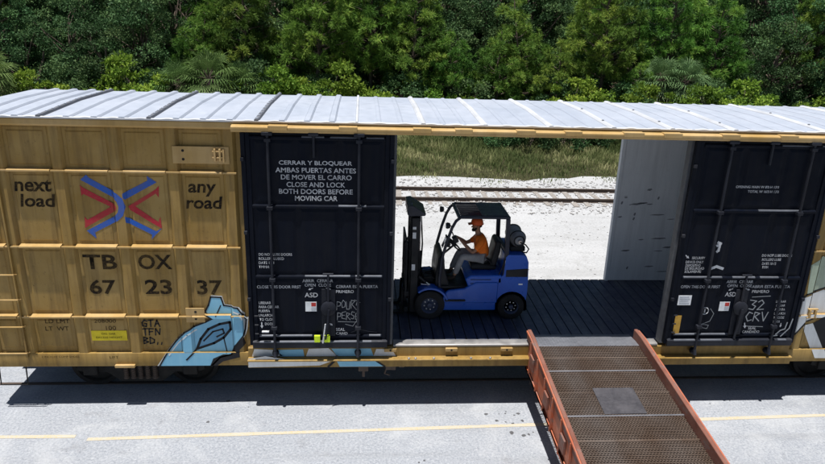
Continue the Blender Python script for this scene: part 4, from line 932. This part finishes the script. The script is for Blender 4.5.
def make_driver():
    root = thing('person', 'driver in orange shirt and orange hard hat seated on the blue forklift', 'person', (1.80, 1.5, 2.24))
    b = Sk()
    spine = b.chain([((1.80, 1.5, 2.33), .125), ((1.79, 1.5, 2.45), .118), ((1.75, 1.5, 2.60), .122), ((1.71, 1.5, 2.72), .10), ((1.685, 1.5, 2.81), .056), ((1.665, 1.5, 2.87), .058), ((1.645, 1.5, 2.94), .085), ((1.645, 1.5, 3.01), .086), ((1.65, 1.5, 3.06), .055)])
    hands = {}
    for s, hand in ((-1, (1.33, 1.39, 2.70)), (1, (1.31, 1.63, 2.68))):
        el = (1.55, 1.5+s*.265, 2.50) if s < 0 else (1.50, 1.5+s*.25, 2.52)
        h = Vector(hand); e = Vector(el); d = (h-e).normalized()
        a = b.chain([((1.72, 1.5+s*.13, 2.71), .066), ((1.715, 1.5+s*.195, 2.68), .058), ((1.64, 1.5+s*.235, 2.59), .048), (el, .040), (tuple(e.lerp(h, .45)), .040), (tuple(e.lerp(h, .85)), .027), (tuple(h), (.040, .022))], spine[3])
        side = Vector((0, 1, 0)); up = d.cross(side).normalized()
        for k in range(4):          # fingers curl over the wheel rim
            o = side*(.030-.020*k)
            L = (.075, .085, .08, .062)[k if s > 0 else 3-k]
            p0 = h + d*.030 + o; p1 = p0 + d*L*.45 - Vector((0, 0, .006)); p2 = p1 + d*L*.25 - Vector((0, 0, L*.35)); p3 = p2 - d*L*.22 - Vector((0, 0, L*.22))
            b.chain([(p0, .010), (p1, .0095), (p2, .009), (p3, .0075)], a[-1])
        t0 = h + side*(s*-.035) + d*.0; b.chain([(t0, .011), (t0 + side*(s*-.018) + d*.035 - Vector((0, 0, .015)), .010), (t0 + side*(s*-.010) + d*.062 - Vector((0, 0, .035)), .0085)], a[-1])
    for s in (-1, 1):
        kn = (1.37, 1.5+s*.16, 2.385); an = (1.235 if s < 0 else 1.20, 1.5+s*.15, 1.985)
        b.chain([((1.76, 1.5+s*.09, 2.32), .095), ((1.60, 1.5+s*.125, 2.345), .083), (kn, .058), (tuple(Vector(kn).lerp(Vector(an), .35)), .056), (an, .038), ((an[0]-.02, an[1], an[2]-.05), .036), ((an[0]-.13, an[1], an[2]-.065), (.036, .022))], spine[0])
    body = link('body', skin_mesh('body', b.v, b.e, 'skin'), root)
    # face details
    for s in (-1, 1):
        MB().lathe([(0, -.011), (.009, -.007), (.011, 0), (.009, .007), (0, .011)], (1.566, 1.5+s*.030, 2.975), 'z', 10).build('eye', 'letter_black', body)
        MB().lathe([(0, -.028), (.012, -.022), (.018, 0), (.014, .022), (0, .03)], (1.655, 1.5+s*.088, 2.955), 'z', 10).build('ear', 'skin', body)
    MB().prism([(1.575, 2.975), (1.535, 2.935), (1.548, 2.925), (1.58, 2.925)], 'y', 1.486, 1.514).build('nose', 'skin', body, 0.006)
    bd = Sk(); bd.chain([((1.635, 1.425, 2.94), .022), ((1.60, 1.445, 2.885), .028), ((1.575, 1.5, 2.872), .032), ((1.60, 1.555, 2.885), .028), ((1.635, 1.575, 2.94), .022)])
    link('beard', skin_mesh('beard', bd.v, bd.e, 'hair_dark'), root)
    hr = Sk(); hr.chain([((1.695, 1.43, 2.97), .03), ((1.725, 1.5, 2.965), .04), ((1.695, 1.57, 2.97), .03)])
    link('hair', skin_mesh('hair', hr.v, hr.e, 'hair_dark'), root)
    # shirt over torso and upper arms
    t = Sk(); sp = t.chain([((1.80, 1.5, 2.30), .140), ((1.785, 1.5, 2.45), .150), ((1.745, 1.5, 2.60), .154), ((1.712, 1.5, 2.725), .120), ((1.692, 1.5, 2.79), .066)])
    for s in (-1, 1):
        el = Vector((1.55, 1.5+s*.265, 2.50) if s < 0 else (1.50, 1.5+s*.25, 2.52)); u = Vector((1.64, 1.5+s*.235, 2.59))
        t.chain([((1.725, 1.5+s*.13, 2.715), .080), ((1.715, 1.5+s*.20, 2.68), .073), (tuple(u), .064), (tuple(u.lerp(el, .45)), .062)], sp[3])
    link('shirt', skin_mesh('shirt', t.v, t.e, 'shirt_orange'), root)
    p = Sk(); r0 = p.chain([((1.80, 1.5, 2.36), .135), ((1.79, 1.5, 2.32), .138)])
    for s in (-1, 1):
        kn = Vector((1.37, 1.5+s*.16, 2.385)); an = Vector((1.235 if s < 0 else 1.20, 1.5+s*.15, 1.985))
        p.chain([((1.74, 1.5+s*.095, 2.325), .105), ((1.58, 1.5+s*.13, 2.352), .095), (tuple(kn), .073), (tuple(kn.lerp(an, .4)), .070), (tuple(kn.lerp(an, .95)), .058)], r0[1])
    link('trousers', skin_mesh('trousers', p.v, p.e, 'trousers_grey'), root)
    for s in (-1, 1):
        an = Vector((1.235 if s < 0 else 1.20, 1.5+s*.15, 1.985)); q = Sk()
        q.chain([(an+Vector((.01, 0, .03)), .052), (an+Vector((0, 0, -.045)), .05), (an+Vector((-.09, 0, -.06)), (.05, .038)), (an+Vector((-.16, 0, -.065)), (.045, .03))])
        link('boot', skin_mesh('boot', q.v, q.e, 'boot_brown'), root)
    # hard hat: shell with brim and ridge
    prof = [(.128, -.004), (.130, .003), (.122, .010), (.118, .04), (.108, .075), (.085, .105), (.05, .122), (0, .128)]
    hat = MB().lathe(prof, (1.650, 1.5, 3.005), 'z', 28)
    ht = hat.build('hard_hat', 'hat_orange', root)
    MB().prism([(1.535, 3.004), (1.475, 2.993), (1.475, 2.999), (1.54, 3.013)], 'y', 1.43, 1.57).build('peak', 'hat_orange', ht, 0.002)
    MB().prism([(1.55, 3.08), (1.60, 3.13), (1.65, 3.142), (1.70, 3.13), (1.75, 3.08), (1.70, 3.11), (1.65, 3.122), (1.60, 3.11)], 'y', 1.485, 1.515).build('ridge', 'hat_orange', ht, 0.004)
make_driver()

# ------------------------------------------------------------------ yard ramp
RX0, RX1 = 2.53, 4.46                      # deck between the kerbs
ramp_o = thing('loading_ramp', 'orange steel loading ramp with rusty grating deck leading into the boxcar', 'ramp', (3.56, -11.2, 0))
YB = -.20; SL = 0.108
def rz(y): return 1.262 if y > YB else 1.262 + (y-YB)*SL
YEND = -11.5
# lip and top plate rest on the car floor
MB().prism([(.30, 1.218), (.29, 1.232), (-.02, 1.262), (YB, 1.262), (YB, 1.235), (-.02, 1.235), (-.10, 1.222)], 'x', RX0+.005, RX1-.005).build('lip_plate', 'plate_steel', ramp_o, 0.003)
tb = MB(); pitch = .05
for i in range(9):
    for j in range(34):
        x = RX0+.04+j*.052; y = YB+.02+i*.05; a = 1 if (i+j) % 2 else -1
        z = rz(y) if y < -.02 else 1.262-(y+.02)*.094
        dx, dy = .014, .014*a
        tb.add([(x-dx, y-dy, z+.001), (x-dy*.25, y+dx*.25, z+.006), (x+dx, y+dy, z+.001), (x+dy*.25, y-dx*.25, z+.006)], [(0, 1, 2, 3)])
tp = tb.build('tread', 'plate_steel', ramp_o, smooth=False); tp['kind'] = 'stuff'
# grating sections: rows of serrated zigzag strips
def grating(y0, y1):
    b = MB(); y = y0-.02; ns = 78; k = 0
    while y > y1+.02:
        vs = []; z = rz(y)
        for s in range(ns+1):
            x = RX0+.012 + (RX1-RX0-.024)*s/ns
            dy = .008 if (s+k) % 2 else -.008
            zz = z - (0 if s % 2 else .006)
            vs += [(x, y+dy-.007, zz), (x, y+dy+.007, zz), (x, y+dy-.007, zz-.045)]
        fs = []
        for s in range(ns): fs += [(3*s, 3*s+3, 3*s+4, 3*s+1), (3*s+2, 3*s+5, 3*s+3, 3*s)]
        b.add(vs, fs); y -= .036; k += 1
    o = b.build('grating', 'grate_steel', ramp_o, smooth=False)
bounds = [YB, -.93, -2.06] + [-2.06-1.08*k for k in range(1, 9)] + [YEND+.05]
bounds = [b for b in bounds if b >= YEND]
for a, c in zip(bounds[:-1], bounds[1:]):
    grating(a, c)
    za = rz(c)
    MB().prism([(c-.016, za-.07), (c+.016, za-.07), (c+.016, za+.002), (c-.016, za+.002)], 'x', RX0, RX1).build('cross_bar', 'plate_steel', ramp_o, 0.002)
for y in (-.56, -1.5, -2.6, -3.7): MB().prism([(y-.008, rz(y)-.05), (y+.008, rz(y)-.05), (y+.008, rz(y)+.001), (y-.008, rz(y)+.001)], 'x', RX0, RX1).build('cross_bar', 'grate_steel', ramp_o, 0)
MB().prism([(-1.40, rz(-1.40)+.004), (-2.03, rz(-2.03)+.004), (-2.03, rz(-2.03)+.010), (-1.40, rz(-1.40)+.010)], 'x', 3.20, 3.88).build('patch_plate', 'patch_steel', ramp_o, 0.002)
# kerbs and side beams
def ramp_path(dz0, dz1, x0, x1, name, mat, bevel, y_top=.13):
    top = [(y_top, rz(y_top)), (YB, rz(YB)), (YEND, rz(YEND))]
    poly = [(y, z+dz1) for y, z in top] + [(y, max(z+dz0, .004)) for y, z in reversed(top)]
    return MB().prism(poly, 'x', x0, x1).build(name, mat, ramp_o, bevel)
for s, xi in ((-1, RX0), (1, RX1)):
    xa, xb = (xi-.070, xi-.001) if s < 0 else (xi+.001, xi+.070)
    k = ramp_path(-.03, .165, xa, xb, 'kerb', 'ramp_curb', 0.012)
    xc, xd = (xi-.095, xi-.0705) if s < 0 else (xi+.0705, xi+.095)
    ramp_path(.12, .155, xc, xd, 'kerb_flange', 'ramp_orange', 0.004, .10)
    ramp_path(-.50, -.031, xa+.01, xb-.01, 'side_beam', 'ramp_orange', 0.004, -.03)
    ramp_path(-.54, -.501, xa-.02, xb+.02, 'beam_flange', 'ramp_orange', 0.004, -.03)
    for n_ in range(22):
        y = -.28 - .50*n_; z = rz(y)
        if z-.50 < .03: break
        xo0, xo1 = (xa-.035, xa+.009) if s < 0 else (xb-.009, xb+.035)
        MB().box(xo0, xo1, y-.012, y+.012, z-.50, z+.118).build('gusset', 'ramp_orange', ramp_o, 0.003)
        if n_ % 2 == 0: MB().box(min(xo0, xo1)+.004, max(xo0, xo1)-.004, y-.24, y-.013, z-.34, z-.10).build('side_pocket', 'ramp_curb', ramp_o, 0.003)
for y in np.arange(-1.0, -10, -1.1): MB().box(RX0-.0, RX1+.0, y-.04, y+.04, max(.02, rz(y)-.22), rz(y)-.072).build('cross_beam', 'ramp_curb', ramp_o, 0)
# road legs near the middle
for x in (RX0-.04, RX1+.04):
    MB().box(x-.05, x+.05, -7.05, -6.95, 0.0, rz(-7)-.401).build('leg', 'ramp_curb', ramp_o, 0.006)
# safety chain hanging by the left kerb
cb = MB(); z = 1.10; k = 0
while z > .42:
    cb.torus((2.545, -.10, z), (1, 0, 0) if k % 2 else (0, 1, 0), .017, .005, 10, 5); z -= .028; k += 1
cb.build('safety_chain', 'rust_rail', ramp_o)

# ------------------------------------------------------------------ loose stones and weeds in the yard
def np_mesh(name, V, F, mat, tint=None, smooth=False):
    me = bpy.data.meshes.new(name); V = np.asarray(V, np.float32); F = np.asarray(F, np.int32); n, k = F.shape
    me.vertices.add(len(V)); me.vertices.foreach_set('co', V.ravel())
    me.loops.add(n*k); me.loops.foreach_set('vertex_index', F.ravel())
    me.polygons.add(n); me.polygons.foreach_set('loop_start', np.arange(0, n*k, k, dtype=np.int32))
    if smooth: me.polygons.foreach_set('use_smooth', np.ones(n, bool))
    if tint is not None:
        at = me.attributes.new('tint', 'FLOAT', 'POINT'); at.data.foreach_set('value', np.asarray(tint, np.float32))
    me.update(calc_edges=True); me.materials.append(MATS[mat]); return me
g = np.random.default_rng(11)
def stones(name, n, xr, yr, smin, smax, label):
    base = np.array([(1, 0, 0), (-1, 0, 0), (0, 1, 0), (0, -1, 0), (0, 0, 1), (0, 0, -.6)], float)
    F0 = np.array([(0, 2, 4), (2, 1, 4), (1, 3, 4), (3, 0, 4), (2, 0, 5), (1, 2, 5), (3, 1, 5), (0, 3, 5)])
    c = np.stack([g.uniform(*xr, n), g.uniform(*yr, n), np.zeros(n)], 1); s = smin + (smax-smin)*g.random(n)**3
    V = base[None]*(0.7+.6*g.random((n, 6, 1)))*s[:, None, None]; V[:, :, 2] *= .7
    a = g.random(n)*6.28; ca, sa = np.cos(a)[:, None], np.sin(a)[:, None]
    x, y = V[:, :, 0].copy(), V[:, :, 1].copy(); V[:, :, 0] = x*ca-y*sa; V[:, :, 1] = x*sa+y*ca
    V = V + c[:, None]; V[:, :, 2] += (s*.25)[:, None]
    F = F0[None] + (np.arange(n)*6)[:, None, None]
    o = link(name, np_mesh(name, V.reshape(-1, 3), F.reshape(-1, 3), 'stone')); tag(o, label, 'stones'); o['kind'] = 'stuff'
stones('ballast_stones', 9000, (-12, 24), (11.8, 16.6), .015, .07, 'loose pale ballast stones around the rusty track')
stones('yard_stones', 2600, (-10, 18), (4.7, 12), .010, .035, 'small loose stones scattered over the white gravel yard')

def blades(n, xr, yfun, hfun, wid=.016, lean=.9):
    """tall grass: each blade a bent three-point strip of two triangles"""
    x = g.uniform(*xr, n); y = yfun(n, x); h = hfun(n, x, y)
    a = g.random(n)*6.28; ln = lean*h*g.random(n)
    dx, dy = np.cos(a), np.sin(a); px, py = -dy, dx
    w = wid*(0.6+.8*g.random(n))
    z0 = np.zeros(n)
    A = np.stack([x-px*w, y-py*w, z0-.02], 1); B = np.stack([x+px*w, y+py*w, z0-.02], 1)
    C = np.stack([x+dx*ln*.35+px*w*.8, y+dy*ln*.35+py*w*.8, h*.6], 1); D = np.stack([x+dx*ln*.35-px*w*.8, y+dy*ln*.35-py*w*.8, h*.6], 1)
    E_ = np.stack([x+dx*ln, y+dy*ln, h], 1)
    V = np.stack([A, B, C, D, E_], 1).reshape(-1, 3); i = (np.arange(n)*5)[:, None]
    F = np.concatenate([i+np.array([[0, 1, 2]]), i+np.array([[0, 2, 3]]), i+np.array([[3, 2, 4]])], 0)
    return V, F, x, y
def fbm(x, y, s): return .5 + .25*np.sin(x*s*1.3+y*s*.7+1.1) + .15*np.sin(x*s*2.9-y*s*2.1+.4) + .10*np.sin(x*s*6.1+y*s*5.3+2.2)
def yf(n, x): return 16.4 + .35*np.sin(x*.8) + .5*np.sin(x*2.3) + g.beta(1.5, 1.15, n)*11.2
def hf(n, x, y): return np.clip((.09+.038*(y-16.4))*(.35+1.2*fbm(x, y, .9))*(.6+.8*g.random(n)), .06, 1.3)
V, F, bx, by = blades(70000, (-16, 28), yf, hf)
tn = np.repeat(np.clip(-.05+.95*fbm(bx+3, by, .6)*fbm(bx-7, by*1.7, 1.4)*2.0*g.uniform(.5, 1.3, len(bx)) - .25*(by > 23)*g.random(len(bx)), 0, 1), 5)
o = link('tall_grass', np_mesh('tall_grass', V, F, 'weeds', tn)); tag(o, 'band of tall dry green grass behind the railway track', 'grass'); o['kind'] = 'stuff'

# ------------------------------------------------------------------ trees
def leaf_quads(P, D, size, rng, asp=.5, droop=0.0):
    """diamond leaves at P pointing along D"""
    n = len(P); D = D/np.linalg.norm(D, axis=1, keepdims=True); D[:, 2] -= droop; D /= np.linalg.norm(D, axis=1, keepdims=True)
    r = rng.normal(size=(n, 3)); s = np.cross(D, r); s /= np.linalg.norm(s, axis=1, keepdims=True)
    L = size*(.6+.8*rng.random(n))[:, None]
    V = np.stack([P, P+D*L*.5+s*L*asp*.5, P+D*L, P+D*L*.5-s*L*asp*.5], 1).reshape(-1, 3)
    F = (np.arange(n)*4)[:, None] + np.arange(4)[None]
    return V, F
def limb(b, p0, p1, r0, r1, rng, n=5, wob=.06):
    p0, p1 = np.array(p0, float), np.array(p1, float); L = np.linalg.norm(p1-p0); pts = []
    for k in range(n+1):
        t = k/n; pts.append(p0+(p1-p0)*t + (rng.normal(size=3)*wob*L*.5*math.sin(math.pi*t) if 0 < k < n else 0))
    b.tube(pts, [r0+(r1-r0)*k/n for k in range(n+1)], 6); return pts
def pine_proto(seed, H=10, low=.25, spread=2.4, lean=.4, npl=48):
    """open crown: separate drooping plumes of long needles hung on limbs, with gaps between them"""
    rng = np.random.default_rng(seed); b = MB()
    top = np.array([rng.normal()*lean, rng.normal()*lean, H])
    tp = limb(b, (0, 0, -.1), top, .013*H, .03, rng, 9, .03)
    zz = [q[2] for q in tp]; Cs = []; tries = 0
    while len(Cs) < npl and tries < 4000:
        tries += 1
        t = low + (1-low)*rng.random(); z = t*H; a = rng.random()*6.283
        base = np.array([np.interp(z, zz, [q[0] for q in tp]), np.interp(z, zz, [q[1] for q in tp]), z])
        u = (t-low)/(1-low); L = (.30+spread*(1-u)**.8*min(1, .55+2*u))*(.35+.65*math.sqrt(rng.random()))
        c = base + np.array([math.cos(a)*L, math.sin(a)*L, .12*L])
        if all(np.sum(((c-q[0])*np.array([1, 1, 1.2]))**2) > .98**2 for q in Cs): Cs.append((c, base, L))
    P = []; D0 = []; T = []
    for c, base, L in Cs:
        st = base.copy(); st[2] -= .30*L
        limb(b, st, c, .02+.012*L, .012, rng, 3, .10)
        sx = .36+.14*rng.random(); sz = .26+.20*rng.random(); tc = rng.random()
        for q in range(15):
            d = rng.normal(size=3); d /= np.linalg.norm(d); d[2] = d[2]*.9+.12
            P.append(c+d*np.array([sx, sx, sz])*(.45+.55*rng.random())); D0.append(d); T.append(tc)
    P = np.array(P); D0 = np.array(D0); T = np.array(T); nt_ = 30
    C = np.repeat(P, nt_, 0); d = rng.normal(size=C.shape)*.62 + np.repeat(D0, nt_, 0)*.75; d[:, 2] += .16; d /= np.linalg.norm(d, axis=1, keepdims=True)
    ln = np.repeat(.24+.14*rng.random(len(P)), nt_)*(.7+.45*rng.random(len(C)))
    tip = C + d*ln[:, None]; tip[:, 2] -= .16*ln
    r = rng.normal(size=C.shape); s = np.cross(d, r); s /= np.linalg.norm(s, axis=1, keepdims=True); w = .0125
    V = np.stack([C-s*w, C+s*w, tip+s*w*.55, tip-s*w*.55], 1).reshape(-1, 3); F = (np.arange(len(C))*4)[:, None]+np.arange(4)[None]
    tu = np.repeat(T*.5, nt_) + .5*rng.random(len(C))
    return b.mesh('trunk', 'bark'), np_mesh('crown', V, F, 'pine_needles', np.repeat(tu, 4))
def broad_proto(seed, H=9, rad=3.2, low=.15, nclump=70, per=190, leaf=.14, mat='oak_leaves', trunk=.2, crad=.62):
    rng = np.random.default_rng(seed); b = MB()
    limb(b, (0, 0, -.1), (rng.normal()*.3, rng.normal()*.3, H*.75), trunk, trunk*.25, rng, 6, .05)
    Cs = []
    for k in range(nclump):
        u = rng.random(); a = rng.random()*6.283; t = low+(1-low)*u
        rr = rad*math.sqrt(max(.03, math.sin(math.pi*min(1, .18+.78*u))))*(.35+.68*math.sqrt(rng.random()))
        c = np.array([math.cos(a)*rr, math.sin(a)*rr, t*H]); Cs.append(c)
        if k % 3 == 0: limb(b, (0, 0, max(.2, c[2]*.62)), c, trunk*.28, .015, rng, 3, .12)
    Cs = np.array(Cs); cr = crad*(.55+.8*rng.random(len(Cs)))
    C = np.repeat(Cs, per, 0); d = rng.normal(size=C.shape); d /= np.linalg.norm(d, axis=1, keepdims=True)
    rr = np.repeat(cr, per)*(rng.random(len(C))**.45)
    P = C + d*rr[:, None]*np.array([1, 1, .5])
    dd = d + rng.normal(size=d.shape)*.9; dd[:, 2] -= .1
    V, F = leaf_quads(P, dd, leaf, rng, .55)
    tu = np.repeat(rng.random(len(Cs))*.55, per)+.45*rng.random(len(C))
    return b.mesh('trunk', 'bark'), np_mesh('crown', V, F, mat, np.repeat(tu, 4))
def palm_proto(seed, trunk_h=2.2, nleaf=30, Lf=1.05, mat='palm_fronds'):
    rng = np.random.default_rng(seed); b = MB()
    prof = [(0, 0, -.1)] + [(rng.normal()*.03, rng.normal()*.03, trunk_h*k/5) for k in range(1, 6)]
    b.tube(prof, [.20, .17, .16, .16, .17, .12], 10)
    Vs, Fs, Ts = [], [], []; cnt = 0
    for k in range(nleaf):
        a = k*2.4+rng.normal()*.2; el = R(80-130*(k/nleaf)+rng.normal()*8); h = np.array([math.cos(a)*math.cos(el), math.sin(a)*math.cos(el), math.sin(el)])
        stem = .75*Lf*(.8+.4*rng.random()); o0 = np.array([0, 0, trunk_h]); hub = o0+h*stem; hub[2] -= .08*stem
        b.tube([o0, (o0+hub)/2+np.array([0, 0, .04]), hub], [.02, .014, .01], 5)
        sd = np.cross(h, [0, 0, 1.0]); sd /= np.linalg.norm(sd)+1e-9; nrm = np.cross(sd, h)
        ns = 22; tl = .35*rng.random()+(.5 if k > nleaf*.8 else 0)
        for j in range(ns):
            th = R(-115+230*j/(ns-1)); d = h*math.cos(th)+sd*math.sin(th)+nrm*(.10*abs(math.sin(th)))
            L = Lf*(.75+.3*math.cos(th))*(.9+.2*rng.random()); pw = np.cross(d, nrm); pw /= np.linalg.norm(pw)+1e-9
            m1 = hub+d*L*.55; m2 = hub+d*L; m2[2] -= L*(.22+.25*rng.random())
            w = .028
            Vs += [hub, m1+pw*w, m2, m1-pw*w]; Fs.append((cnt, cnt+1, cnt+2, cnt+3)); cnt += 4
            Ts += [min(1, tl+.3*rng.random())]*4
    return b.mesh('trunk', 'bark'), np_mesh('crown', Vs, Fs, mat, Ts)
TR = random.Random(21)
def plant(name, label, cat, proto, x, y, s, group, rz_=None, sz=None):
    t = thing(name, label, cat, (x, y, 0), group)
    for nm, me in zip(('trunk', 'crown'), proto):
        o = bpy.data.objects.new(nm, me); COL.objects.link(o); o.parent = t
    t.rotation_euler.z = TR.uniform(0, 6.28) if rz_ is None else rz_
    t.scale = (s, s, sz or s)
    return t
pines = [pine_proto(1, 9, .22, 2.2, .35, 60), pine_proto(2, 11, .28, 2.5, .45, 78), pine_proto(3, 7.5, .2, 2.1, .4, 50), pine_proto(4, 6.2, .2, 1.9, .35, 40), pine_proto(5, 13, .3, 2.8, .5, 95)]
oaks = [broad_proto(11, 7, 2.6, .12, 70, 200), broad_proto(12, 8.5, 3.0, .12, 85, 200), broad_proto(13, 5.5, 2.3, .10, 55, 200, .12), broad_proto(14, 12, 3.6, .12, 110, 200)]
shrubs = [broad_proto(21, 2.3, 1.5, .12, 26, 150, .15, 'shrub_leaves', .05, .42), broad_proto(22, 2.8, 1.7, .10, 30, 150, .16, 'shrub_leaves', .05, .45), broad_proto(23, 1.8, 1.5, .12, 24, 150, .14, 'shrub_leaves', .04, .4)]
palms = [palm_proto(31, 2.3, 32, 1.05), palm_proto(32, 2.5, 36, 1.15), palm_proto(33, 3.0, 38, 1.1, 'palm_fronds_grey')]
pmetto = [palm_proto(34, .35, 20, .75), palm_proto(35, .3, 18, .8)]
ORD = ['leftmost', 'second', 'third', 'fourth', 'fifth', 'sixth', 'seventh', 'eighth', 'ninth', 'tenth', 'eleventh', 'twelfth', 'thirteenth', 'fourteenth', 'fifteenth', 'sixteenth', 'seventeenth', 'eighteenth', 'nineteenth', 'twentieth', 'twenty-first', 'twenty-second', 'twenty-third', 'twenty-fourth']
def row(name, what, where, cat, protos, spots, group):
    spots = sorted(spots)
    for i, (x, y, s, k) in enumerate(spots):
        o = ORD[i] if i == 0 else ORD[i] + ' from the left'
        lab = f'{what}, {o} {where}'
        plant(name, lab, cat, protos[k % len(protos)], x, y, s, group)
row('pine_tree', 'green pine with tufted needles', 'of the front pines behind the boxcar', 'pine', pines,
    [(-11.0, 32.4, .95, 2), (-8.0, 33.0, 1.0, 0), (-5.2, 32.4, .85, 3), (-3.2, 31.4, 1.05, 1), (-.2, 32.6, 1.0, 1), (2.4, 31.6, 1.0, 0), (4.8, 30.6, .9, 3), (7.6, 31.0, .9, 3), (9.6, 31.8, 1.0, 2), (11.4, 30.8, .85, 3), (14.4, 31.8, 1.0, 1), (16.2, 30.2, .66, 3), (19.4, 33.0, 1.0, 1), (22.2, 32.4, .95, 0), (29.5, 33, 1.0, 1)], 'front pines')
row('oak_tree', 'dark dense oak', 'of the oaks along the treeline', 'oak', oaks,
    [(-23.5, 33.0, 1.0, 1), (-20.4, 31.6, .9, 2), (-18.4, 33.0, 1.0, 0), (-16.0, 31.6, .95, 2), (-14.2, 33.2, 1.0, 0), (-12.6, 34.6, 1.0, 1), (-6.6, 34.6, .9, 0), (-1.6, 34.6, .9, 0), (4.6, 33.6, .85, 1), (8.4, 33.8, .8, 0), (13.0, 33.8, .85, 0), (17.6, 34.6, .9, 1), (11, 35.6, 1.0, 1), (23.8, 31.0, .8, 2), (25.6, 31.6, .95, 0), (27.6, 32.4, 1.0, 1), (31.0, 33.0, 1.0, 0)], 'front oaks')
row('palm_tree', 'cabbage palm with fan fronds', 'of the palms at the wood edge', 'palm', palms,
    [(-20.8, 28.0, 1.1, 0), (-9.2, 28.4, 1.05, 1), (-11.0, 28.8, .95, 0), (-7.6, 29.0, .95, 0), (19.0, 29.6, 1.0, 2), (17.8, 30.2, 1.0, 2)], 'palms')
row('shrub', 'bright yellow-green shrub', 'of the shrubs at the wood edge', 'shrub', shrubs,
    [(-23.5, 28.4, 1.1, 0), (-18.6, 28.2, .95, 1), (-16.6, 28.0, .9, 2), (-13.6, 28.8, 1.25, 1), (-12.4, 28.4, 1.0, 0), (-8.2, 27.8, .85, 2), (-10.2, 27.8, .8, 0), (-6.0, 28.6, 1.15, 1), (-4.4, 28.2, 1.25, 0), (-2.4, 28.8, 1.25, 1), (-.8, 28.6, 1.3, 2), (.9, 29.0, 1.0, 2), (3.4, 29.2, .95, 0), (5.0, 29.4, 1.05, 2), (12.0, 28.6, 1.05, 1), (13.4, 28.4, 1.05, 0), (16.2, 28.0, 1.0, 1), (17.6, 28.4, 1.05, 2), (19.4, 28.2, 1.0, 1), (20.8, 28.4, 1.15, 0), (22.4, 28.4, 1.1, 1), (23.9, 28.8, 1.1, 2), (27.0, 28.6, 1.0, 0)], 'edge shrubs')
dk = [broad_proto(41, 1.7, 1.2, .1, 22, 150, .12, 'oak_leaves', .04, .35)]
row('bush', 'dark green bush', 'of the bushes among the tall grass', 'bush', dk, [(6.6, 23.6, .95, 0), (8.0, 23.0, 1.0, 0), (9.6, 22.8, 1.0, 0), (11.0, 23.6, 1.05, 0), (12.6, 24.6, .9, 0), (5.0, 25.0, .9, 0), (-3.5, 24.8, .9, 0), (17, 25, 1.0, 0)], 'bushes in the grass')
us = [broad_proto(43, 3.0, 1.8, .06, 34, 150, .14, 'oak_leaves', .05, .5), broad_proto(44, 2.6, 1.6, .06, 30, 150, .13, 'oak_leaves', .05, .5)]
row('sapling', 'shaded dark green sapling', 'of the saplings under the front pines', 'sapling', us, [(-22+i*2.35+TR.uniform(-.5, .5), 30.2+TR.uniform(-.6, .6)+(i % 2)*3.2, TR.uniform(.85, 1.15), i) for i in range(23)], 'saplings under the pines')
row('palmetto', 'low saw palmetto clump', 'of the palmettos at the wood edge', 'palmetto', pmetto,
    [(-18.2, 27.4, 1.0, 0), (-8.4, 27.4, 1.1, 1), (-6.4, 27.6, 1.0, 0), (1.8, 27.8, .9, 1), (4.6, 27.6, .9, 0), (7.6, 27.8, .9, 1), (14.8, 27.2, 1.0, 0), (21.2, 27.0, 1.0, 1)], 'palmettos')
# the wood behind: trees that close every gap, alike to the eye
for y0, n, hs in ((36.5, 20, .95), (40, 20, 1.1), (45, 18, 1.35), (52, 17, 1.7), (61, 15, 2.1)):
    for i in range(n):
        span = 34 + (y0-38)*.75
        x = 3 - span + 2*span*(i+.5)/n + TR.uniform(-1.2, 1.2); y = y0 + TR.uniform(-1.6, 1.6)
        if TR.random() < (.22 if -9 < x-.15*(y-36) < 21 else .1): plant('pine_tree', 'pine standing deep in the wood behind the front trees', 'pine', pines[TR.choice((0, 1, 4))], x, y, hs*TR.uniform(.85, 1.1), 'pines deep in the wood')
        else: plant('oak_tree', 'dark oak standing deep in the wood behind the front trees', 'oak', oaks[TR.choice((0, 1, 3))], x, y, hs*TR.uniform(.9, 1.2), 'oaks deep in the wood')
